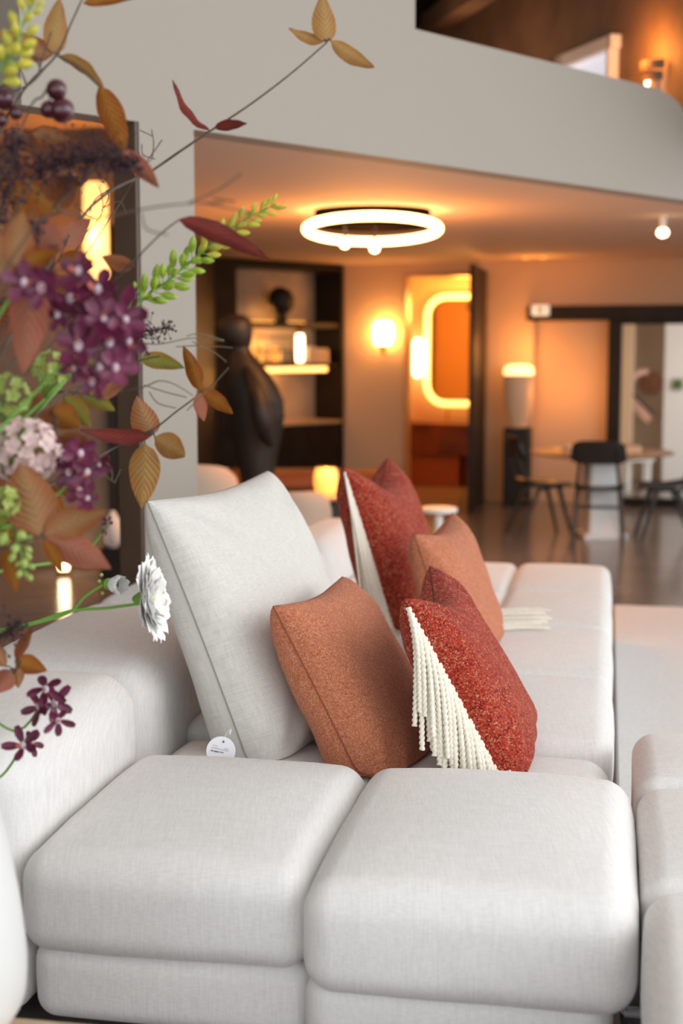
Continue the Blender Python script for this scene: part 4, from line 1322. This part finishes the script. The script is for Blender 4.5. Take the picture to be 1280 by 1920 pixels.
# --- branches with autumn leaves
branch('long bare branch reaching far right with yellow leaves at its top', [(150, 410, 2.9), (285, 320), (340, 282), (395, 245), (470, 195), (545, 138), (612, 80)],
       [((612, 80), (604, -12), 25, 'leaf_yellow', .2), ((607, 78), (541, 53), 13, 'leaf_yellow', .5), ((620, 76), (702, 127), 17, 'leaf_yellow', -.3),
        ((393, 246), (324, 150), 13, 'leaf_red', .9), ((402, 240), (463, 231), 12, 'leaf_red', .4)], 3.1, .004, .0016)
branch('upper left branch with tan leaves and a hanging orange leaf', [(-10, 280), (28, 195), (60, 150), (105, 104), (135, 40), (156, -6)],
       [((104, 102), (112, -4), 25, 'leaf_yellow', .2), ((98, 104), (-8, 58), 26, 'leaf_tan', .2), ((112, 104), (196, 168), 17, 'leaf_yellow', .7), ((186, 162), (236, 290), 27, 'leaf_orange', .25), ((156, 6), (260, -6), 12, 'leaf_orange', .2)], 2.85, .004, .0016)
branch('branch with three golden leaves and a red one left of the pillar', [(150, 880, 2.9), (210, 842), (285, 806), (330, 772), (366, 745), (376, 732)],
       [((284, 816), (256, 742), 30, 'leaf_tan', .2), ((286, 815), (150, 806), 19, 'leaf_red', .5), ((290, 820), (347, 856), 27, 'leaf_yellow', .15), ((272, 832), (266, 953), 33, 'leaf_yellow', .15),
        ((374, 730), (343, 648), 18, 'leaf_orange', -.3), ((378, 732), (436, 776), 17, 'leaf_orange', .2), ((374, 736), (382, 790), 15, 'leaf_pink', -.4)], 3.05, .0036, .0014)
branch('low branch with large blurred copper leaves above the white flowers', [(-60, 1050), (0, 1030), (76, 1006)],
       [((76, 1004), (38, 868), 56, 'leaf_tan', .1), ((82, 1004), (200, 958), 34, 'leaf_tan', .2), ((86, 1012), (208, 1066), 36, 'leaf_pink', .3), ((82, 1012), (116, 1076), 16, 'leaf_orange', .4), ((30, 1020), (-14, 940), 30, 'leaf_orange', .3), ((10, 1030), (30, 1110), 22, 'leaf_orange', .3)], 2.55)
branch('middle branch with a green leaf and an orange leaf over the dark cabinet', [(90, 760, 2.7), (180, 710), (262, 676), (300, 668)],
       [((262, 672), (346, 690), 19, 'leaf_green', .3), ((228, 690), (140, 668), 18, 'leaf_green', .4)], 3.0, .003, .0014)
branch('branch with a big rust leaf and pink leaf under the dark cluster', [(-20, 520), (60, 430), (120, 370), (200, 300), (232, 284)],
       [((70, 400), (146, 332), 38, 'leaf_rust', .2), ((110, 400), (40, 330), 30, 'leaf_orange', .3), ((228, 282), (298, 352), 19, 'leaf_pink', .2), ((60, 430), (120, 470), 34, 'leaf_pink', .3), ((150, 345), (95, 300), 22, 'leaf_tan', .3)], 2.65)
branch('short branch with a drooping brown leaf and tan leaves at far left', [(-40, 640), (0, 560), (40, 500)],
       [((52, 510), (44, 700), 42, 'leaf_pink', .2), ((30, 500), (40, 395), 34, 'leaf_tan', .2), ((10, 520), (-20, 420), 38, 'leaf_tan', .3), ((40, 500), (110, 470), 22, 'leaf_orange', .4)], 2.35)
branch('branch with a red leaf behind the green spike', [(120, 620, 2.9), (220, 520), (300, 440), (336, 412)],
       [((336, 411), (505, 488), 22, 'leaf_red', .3), ((250, 500), (190, 480), 18, 'leaf_rust', .3)], 2.75, .003, .0014)
branch('branch with an orange leaf above the blush flowers', [(-10, 880), (60, 830), (110, 800)],
       [((98, 770), (150, 800), 30, 'leaf_orange', .2), ((110, 820), (180, 850), 22, 'leaf_rust', .3), ((60, 830), (10, 900), 26, 'leaf_orange', .3), ((100, 790), (60, 730), 26, 'leaf_rust', .2)], 2.75)
branch('lowest sprig with small rust leaves beside the sofa block', [(-60, 1330), (-10, 1290), (20, 1270), (40, 1240)],
       [((28, 1240), (88, 1258), 22, 'leaf_orange', .2), ((30, 1236), (60, 1176), 13, 'leaf_rust', .3), ((20, 1256), (-12, 1300), 24, 'leaf_pink', .3), ((30, 1250), (34, 1290), 14, 'leaf_tan', .3), ((10, 1250), (-14, 1200), 16, 'leaf_tan', .3)], 2.75, .003, .0014)


# --- twiggy bare sprays
def twig(label, pts, kids, Y, m='twig_bark', r=.0016):
    P = [px(p[0], p[1], Y) for p in pts]
    t = thing('bare_twig', label, 'twig', mouth() - Vector((0, 0, .05)), 'bare twigs in the vase')
    path = stem_path(P); n = len(path)
    MB().tube(path, [r * 1.3 + (r * .5 - r * 1.3) * i / (n - 1) for i in range(n)], 6).build('stem', m, t)
    for k in kids:
        MB().tube(bez([px(u, v, Y + rn.uniform(-.02, .02)) for u, v in k], 4), r * .75, 5).build('side_twig', m, t)
    return t


twig('fine dark twig curling in front of the amber wall lamp', [(110, 560), (150, 455), (185, 410), (193, 385), (186, 350)],
     [[(193, 390), (225, 378), (236, 402)], [(185, 412), (160, 402), (145, 390)], [(190, 395), (205, 370), (200, 356)], [(160, 440), (140, 470), (120, 480)], [(168, 400), (180, 372), (212, 352)], [(150, 455), (142, 425), (150, 408)]], 3.15)
twig('thin forked twig sticking up beside the pillar', [(200, 420), (250, 340), (268, 315), (285, 298)],
     [[(268, 312), (288, 285), (304, 262)], [(285, 298), (288, 270), (284, 243)], [(285, 255), (262, 244)], [(290, 298), (268, 290), (266, 270)]], 3.1)
twig('blurred dark twig reaching right below the long branch', [(60, 430), (180, 410), (280, 390), (350, 382), (420, 380)],
     [[(350, 382), (410, 355), (452, 325)], [(380, 380), (440, 392), (470, 400)], [(265, 400), (275, 430), (315, 440)], [(400, 372), (440, 378)]], 2.3, 'twig_bark', .002)
twig('pale thin twigs in front of the dark figure sculpture', [(180, 660), (300, 645), (360, 634), (420, 640)],
     [[(360, 640), (400, 660), (424, 678)], [(330, 650), (380, 648), (436, 652)], [(350, 770), (400, 720), (428, 690)], [(350, 630), (372, 626), (420, 638)]], 2.95, 'twig_pale', .0016)
twig('pale broken twig over the pillar below the green leaf', [(150, 750), (220, 735), (270, 725), (300, 714), (330, 722), (362, 742)],
     [[(280, 735), (296, 756), (330, 765)], [(270, 722), (310, 735), (350, 745)]], 2.9, 'twig_bark', .0016)
twig('dry straw twig beside the dark boards at left', [(140, 850), (180, 880), (215, 905)],
     [[(185, 872), (188, 880), (194, 860)], [(170, 865), (200, 890)], [(215, 905), (226, 880)], [(160, 850), (205, 872), (210, 900)]], 2.9, 'twig_pale', .0014)
twig('dark knotted twig at the top left corner', [(-20, 200), (30, 170), (60, 155), (95, 115)],
     [[(50, 160), (35, 128), (12, 125)], [(60, 152), (75, 128), (58, 100)], [(40, 100), (80, 112)], [(75, 125), (96, 60)]], 2.8, 'twig_bark', .0025)


# --- green spike of buds
def bud(parent, b0, d, L, r, m, name='bud'):
    d = d.normalized(); up = d.orthogonal().normalized(); M_ = Matrix((up, d.cross(up), d)).transposed()
    pr = [(r * .3, 0), (r * .8, L * .25), (r, L * .5), (r * .75, L * .78), (r * .15, L)]
    return MB().lathe(pr, b0, 8, M_).build(name, m, parent)


def spike(label, pts, Y, cnt, L, r, tipm, basem, group):
    P = [px(p[0], p[1], Y) for p in pts]
    t = thing('bud_spike', label, 'flower', mouth() - Vector((0, 0, .05)), group)
    path = stem_path(P); n = len(path)
    MB().tube(path, [.0035 - .002 * i / n for i in range(n)], 7).build('stem', 'stem_green', t)
    vis = bez(P, 16)
    for k in range(cnt):
        f_ = k / (cnt - 1); i = f_ * (len(vis) - 2); i0 = int(i); p = vis[i0].lerp(vis[i0 + 1], i - i0); d = (vis[min(i0 + 2, len(vis) - 1)] - vis[i0]).normalized()
        a = k * 2.4; o = d.orthogonal().normalized(); s2 = d.cross(o)
        out = (o * math.cos(a) + s2 * math.sin(a)); dirb = (d * (.75 + .3 * f_) + out * (1.0 - .3 * f_)).normalized()
        sc = (1.05 - .45 * f_) * rn.uniform(.85, 1.15)
        q = p + out * .004; e = q + dirb * .012 * sc
        MB().tube([p, e], .0011, 5).build('bud_stalk', 'stem_green', t)
        bud(t, e, dirb, L * sc, r * sc, tipm if f_ > .45 else basem)
    return t


spike('bright yellow-green spike of buds reaching right over the pillar', [(265, 565), (310, 530), (360, 488), (410, 448), (460, 412), (514, 384)], 3.0, 60, .036, .0085, 'bud_yellow', 'bud_green', 'green spikes in the vase')
spike('short blurred yellow-green buds at the top left corner', [(-10, 150), (14, 118), (30, 90), (44, 40), (60, 10)], 2.5, 22, .032, .010, 'bud_yellow', 'bud_yellow', 'green spikes in the vase')
spike('small lime buds hanging below the copper leaves', [(20, 985), (32, 1010), (40, 1040), (46, 1072)], 2.55, 16, .022, .009, 'lime_petal', 'lime_petal', 'green spikes in the vase')
spike('sparse yellow buds among the purple orchids', [(110, 720), (170, 660), (232, 590), (262, 540)], 2.8, 16, .022, .006, 'bud_green', 'bud_green', 'green spikes in the vase')


# --- orchid-like purple flowers
def petal(parent, c, d, nrm_, L, wd, m, cup=.25, name='petal', notch=0.0, n=7):
    d = d.normalized(); sd = d.cross(nrm_).normalized(); nm = sd.cross(d)
    vs = []; fs = []; K = 4
    for side in (0, 1):
        for i in range(n + 1):
            f_ = i / n
            w_ = wd * (math.sin(math.pi * (.06 + .84 * f_ ** 1.1)) ** .8) * (.55 + .6 * f_)
            for j in range(K + 1):
                x = -1 + 2 * j / K
                back = notch * L * (f_ ** 4) * (1 - abs(x))
                p = c + d * (L * f_ - back) + sd * w_ * x + nm * (cup * L * f_ * f_ + .25 * w_ * x * x + .03 * L * math.sin(7 * x + f_ * 5) * f_ - (.0008 if side else 0))
                vs.append(p)
    q = (n + 1) * (K + 1)
    for i in range(n):
        for j in range(K):
            a = i * (K + 1) + j; fs.append((a, a + 1, a + K + 2, a + K + 1)); fs.append((q + a, q + a + K + 1, q + a + K + 2, q + a + 1))
    for i in range(n):
        for j in (0, K):
            a = i * (K + 1) + j; fs.append((a, a + K + 1, q + a + K + 1, q + a))
    for j in range(K):
        for i in (0, n):
            a = i * (K + 1) + j; fs.append((a, a + 1, q + a + 1, q + a))
    return MB().add(vs, fs).build(name, m, parent, auto=70)


def floret(t, c, face, R, m, heart='flower_heart', n=5, width=.34, tongue=True, sub=True, cup=.2, rot=None):
    face = face.normalized(); o = face.orthogonal().normalized(); s2 = face.cross(o)
    h = MB().ball(c + face * R * .08, R * .17, 8, 6, (1, 1, 1.3)).build('floret', heart, t)
    rot = rn.uniform(0, 6.28) if rot is None else rot
    for k in range(n):
        a = rot + 2 * math.pi * k / n + rn.uniform(-.15, .15); d = o * math.cos(a) + s2 * math.sin(a)
        petal(h, c, d + face * .15, face, R * rn.uniform(.85, 1.15), R * width, m, cup * rn.uniform(.3, 1.6), n=5)
    if tongue:
        a = rot + .6; d = (o * math.cos(a) + s2 * math.sin(a)) * .7 + face
        petal(h, c, d, face, R * .55, R * .16, 'flower_tongue', .2, 'lip', n=4)
    return h


def orchid(label, ctr, Y, spots, R, m='petal_purple', width=.32):
    P = px(ctr[0], ctr[1], Y)
    t = thing('orchid_spray', label, 'flower', mouth() - Vector((0, 0, .05)), 'purple orchids in the vase')
    vis = [px(u, v, Y + .04) for u, v in ((ctr[0] - 60, ctr[1] + 60), ctr)]
    path = stem_path(vis); MB().tube(path, .0028, 7).build('stem', 'stem_green', t)
    for (u, v, sc) in spots:
        c = px(u, v, Y + rn.uniform(-.06, .06)); face = Vector((rn.uniform(-.7, .9), -1, rn.uniform(-.5, .6)))
        MB().tube(bez([P + Vector((0, .04, 0)), (P + c) / 2 + Vector((0, .03, .01)), c + Vector((0, .01, 0))], 4), .0014, 5).build('floret_stalk', 'twig_pale', t)
        floret(t, c, face, R * sc, m, width=width)
    return t


orchid('big blurred purple orchid spray at the middle of the bouquet', (180, 620), 2.45, [(130, 560, 1), (185, 545, 1), (225, 585, 1), (160, 600, .9), (205, 640, 1), (150, 650, 1), (185, 690, .95), (240, 640, .8), (175, 715, .7), (215, 690, .8), (110, 590, .7), (235, 600, .7), (195, 600, .8), (140, 690, .6)], .046)
orchid('small blurred purple orchid above left of the big spray', (65, 520), 2.35, [(60, 505, 1), (80, 540, .9), (45, 530, .8), (150, 510, .8)], .046)
orchid('purple orchid spray below, left of the golden leaves', (150, 880), 2.6, [(115, 850, 1), (150, 850, 1), (165, 885, .9), (130, 885, 1), (150, 920, .9), (165, 935, .7), (185, 870, .7)], .036)
orchid('single small purple floret beside the copper leaf', (200, 985), 2.85, [(202, 980, 1), (196, 996, .6)], .014)
orchid('sharp purple orchid hanging in front of the sofa back block', (84, 1310), 2.85, [(85, 1290, 1), (100, 1318, 1), (75, 1325, .9), (108, 1350, .8)], .042, width=.26)
orchid('pair of purple petals hanging lowest at the left', (42, 1400), 2.85, [(44, 1398, 1.0), (60, 1392, .7)], .040, width=.26)


# --- dark berries
def berries(label, spots, Y, tail):
    t = thing('berry_sprig', label, 'berries', mouth() - Vector((0, 0, .05)), 'dark berries in the vase')
    P = [px(u, v, Y) for u, v in tail]; MB().tube(stem_path(P), .002, 6).build('stem', 'twig_bark', t)
    for u, v, r in spots:
        c = px(u, v, Y); b_ = MB().ball(c, r / F * Y, 14, 10).build('berry', 'berry_dark', t)
        MB().tube(bez([P[-1], (P[-1] + c) / 2, c + Vector((0, 0, r / F * Y * .9))], 3), .0012, 5).build('berry_stalk', 'twig_bark', t)


berries('two glossy wine-dark berries near the top left', [(106, 168, 19), (116, 207, 23), (92, 205, 16)], 2.6, [(40, 240), (80, 180), (98, 150)])
berries('dark berries cut by the left edge of the picture', [(8, 185, 20), (30, 212, 13), (2, 225, 14)], 2.6, [(-40, 260), (-10, 200), (6, 168)])


# --- feathery dark plumes: countless tiny beads on hair stems
def plume(label, spine, Y, cnt, spread, r, m='fluff_dark', name='feathery_plume'):
    P = [px(u, v, Y) for u, v in spine]
    t = thing(name, label, 'flower', mouth() - Vector((0, 0, .05)), 'feathery dark plumes in the vase')
    MB().tube(stem_path(P), .0022, 6).build('stem', 'twig_bark', t)
    vis = bez(P, 14); m_ = MB()
    for k in range(cnt):
        f_ = rn.random(); p = vis[int(f_ * (len(vis) - 1))]
        q = p + Vector((rn.gauss(0, 1), rn.gauss(0, 1), rn.gauss(0, 1))) * spread / F * Y * (.45 + .6 * math.sin(math.pi * min(1, f_ + .15)))
        m_.tube([p, q], .0006, 3, cap=False)
        m_.ball(q, r * rn.uniform(.6, 1.2), 5, 4)
    o = m_.build('bead_tufts', m, t); o['kind'] = 'stuff'
    return t


plume('dark purple feathery plume below the hanging orange leaf', [(70, 320), (130, 300), (200, 296), (250, 312)], 2.55, 420, 26, .0032)
plume('dark feathery tuft at the far left edge below the sofa top', [(-20, 1200), (10, 1185), (36, 1170)], 2.7, 130, 20, .0026)
plume('tiny dark starry sprig over the pillar beside the purple orchids', [(250, 640), (285, 622), (320, 612)], 3.0, 90, 17, .0026)
plume('dark plum tufts along the left edge', [(-10, 420), (20, 330), (30, 250)], 2.5, 240, 24, .0034)
plume('dark tuft among the leaves at the left', [(40, 560), (60, 470), (56, 420)], 2.5, 160, 22, .0034)


# --- clusters of small blush and lime flowers
def cluster(label, ctr, Y, cnt, rad, R, m, group, heart='flower_heart', name='blossom_cluster'):
    C_ = px(ctr[0], ctr[1], Y)
    t = thing(name, label, 'flower', mouth() - Vector((0, 0, .05)), group)
    st = C_ + Vector((-.02, .03, -.06)); MB().tube(stem_path([st]), .0026, 7).build('stem', 'stem_green', t)
    for k in range(cnt):
        z = 1 - 1.7 * (k + .5) / cnt; a = k * 2.39996; s_ = math.sqrt(max(0, 1 - z * z))
        d = Vector((s_ * math.cos(a), -z * .8 - .1, s_ * math.sin(a)))
        c = C_ + d * rad / F * Y * rn.uniform(.85, 1.1)
        MB().tube([st, c], .0009, 5).build('floret_stalk', 'stem_green', t)
        floret(t, c, d, R * rn.uniform(.8, 1.15), m, heart, 5, .42, False, True, .15)
    return t


cluster('blush white blossom cluster at the left, among the leaves', (50, 845), 2.6, 40, 58, .020, 'petal_blush', 'blossom clusters in the vase')
cluster('lime green blossom cluster above the blush one', (20, 740), 2.55, 16, 34, .016, 'lime_petal', 'blossom clusters in the vase', 'bud_yellow')
cluster('small lime blossom tuft left of the orchids', (96, 690), 2.7, 14, 28, .014, 'lime_petal', 'blossom clusters in the vase', 'bud_yellow')
cluster('tiny lime tuft under the blush blossoms', (10, 940), 2.5, 10, 22, .014, 'lime_petal', 'blossom clusters in the vase', 'bud_yellow')


# --- the two white flowers on green stems
def white_flower(label, stem, c, face, R, n, Y):
    t = thing('white_flower', label, 'flower', mouth() - Vector((0, 0, .05)), 'white flowers in the vase')
    MB().tube(stem_path([px(u, v, Y) for u, v in stem]), .0034, 8).build('stem', 'stem_green', t)
    face = face.normalized(); o = face.orthogonal().normalized(); s2 = face.cross(o)
    M_ = Matrix((o, s2, face)).transposed()
    MB().lathe([(.004, -.030), (.010, -.024), (.017, -.012), (.020, 0), (.012, .004)], c, 12, M_).build('calyx', 'stem_green', t)
    for ring, (rr, nn, tilt) in enumerate(((1, n, .10), (.8, n, .35), (.55, n - 3, .8))):
        for k in range(nn):
            a = 2 * math.pi * (k + .5 * ring) / nn + rn.uniform(-.1, .1); d = o * math.cos(a) + s2 * math.sin(a)
            petal(t, c + d * .008, d + face * tilt, face, R * rr * rn.uniform(.85, 1.12), R * .42, 'petal_white', rn.uniform(.0, .25), notch=.18, n=6)
    MB().ball(c + face * .012, R * .2, 10, 8, (1, 1, .6), M_).build('heart', 'bud_yellow', t)
    return t


white_flower('white many-petalled flower seen side on before the grey cushion', [(-20, 1182), (60, 1168), (130, 1146), (200, 1140), (262, 1132)], px(272, 1122, 3.2), Vector((1, -.16, .10)), .094, 12, 3.2)
# the half-opened one
t = thing('white_flower', 'half-open curled white flower on the forked green stem', 'flower', mouth() - Vector((0, 0, .05)), 'white flowers in the vase')
MB().tube(stem_path([px(u, v, 3.2) for u, v in ((-20, 1186), (60, 1170), (130, 1148), (160, 1118), (194, 1096))]), .0034, 8).build('stem', 'stem_green', t)
c = px(204, 1095, 3.2); face = Vector((.9, -.75, .05)).normalized(); o = face.orthogonal().normalized(); s2 = face.cross(o); M_ = Matrix((o, s2, face)).transposed()
MB().lathe([(.003, -.02), (.009, -.014), (.014, 0), (.01, .004)], c, 12, M_).build('calyx', 'stem_green', t)
for k in range(8):
    a = 2 * math.pi * k / 8; d = o * math.cos(a) + s2 * math.sin(a)
    petal(t, c + d * .004, d * .75 + face * .75, face, .046 * rn.uniform(.9, 1.1), .017, 'petal_white', .5, notch=.1, n=6)
MB().ball(c + face * .014, .013, 10, 8).build('heart', 'twig_pale', t)
for (u, v) in ((190, 1078), (186, 1090), (192, 1112)):
    MB().ball(px(u, v, 3.2), .0045, 8, 6).build('green_bract', 'lime_petal', t)
# --- more foliage filling the left of the bouquet
branch('crowded rust and tan leaves behind the berries at the left edge', [(-60, 420), (-20, 340), (20, 280), (60, 250)],
       [((20, 285), (70, 350), 30, 'leaf_rust', .2), ((0, 330), (50, 410), 34, 'leaf_orange', .3), ((50, 255), (-6, 262), 22, 'leaf_rust', .3), ((60, 252), (130, 262), 20, 'leaf_tan', .3), ((-20, 350), (0, 460), 36, 'leaf_tan', .2)], 2.75)
branch('olive and brown leaves between the two orchid sprays', [(-30, 800), (40, 760), (110, 735), (190, 745)],
       [((110, 738), (70, 670), 22, 'leaf_green', .3), ((150, 740), (215, 770), 22, 'leaf_green', .3), ((120, 745), (170, 800), 24, 'leaf_green', .2), ((190, 745), (240, 715), 15, 'leaf_rust', .3), ((60, 755), (10, 800), 26, 'leaf_green', .3), ((30, 765), (80, 800), 24, 'leaf_orange', .3)], 2.8)
branch('dull orange leaves behind the small orchid at the left', [(-50, 600), (20, 560), (100, 500), (130, 440)],
       [((100, 500), (40, 450), 30, 'leaf_rust', .2), ((120, 460), (170, 410), 24, 'leaf_pink', .3), ((110, 490), (175, 500), 26, 'leaf_orange', .2), ((30, 555), (-10, 640), 32, 'leaf_rust', .2), ((90, 510), (110, 590), 30, 'leaf_rust', .3)], 2.85)
branch('dark rust leaves low on the left behind the copper leaves', [(-60, 1000), (20, 930), (110, 900)],
       [((20, 930), (-20, 860), 30, 'leaf_rust', .2), ((60, 915), (120, 960), 28, 'leaf_orange', .2), ((100, 902), (170, 940), 20, 'leaf_rust', .3), ((0, 950), (60, 1000), 30, 'leaf_rust', .3)], 2.95)
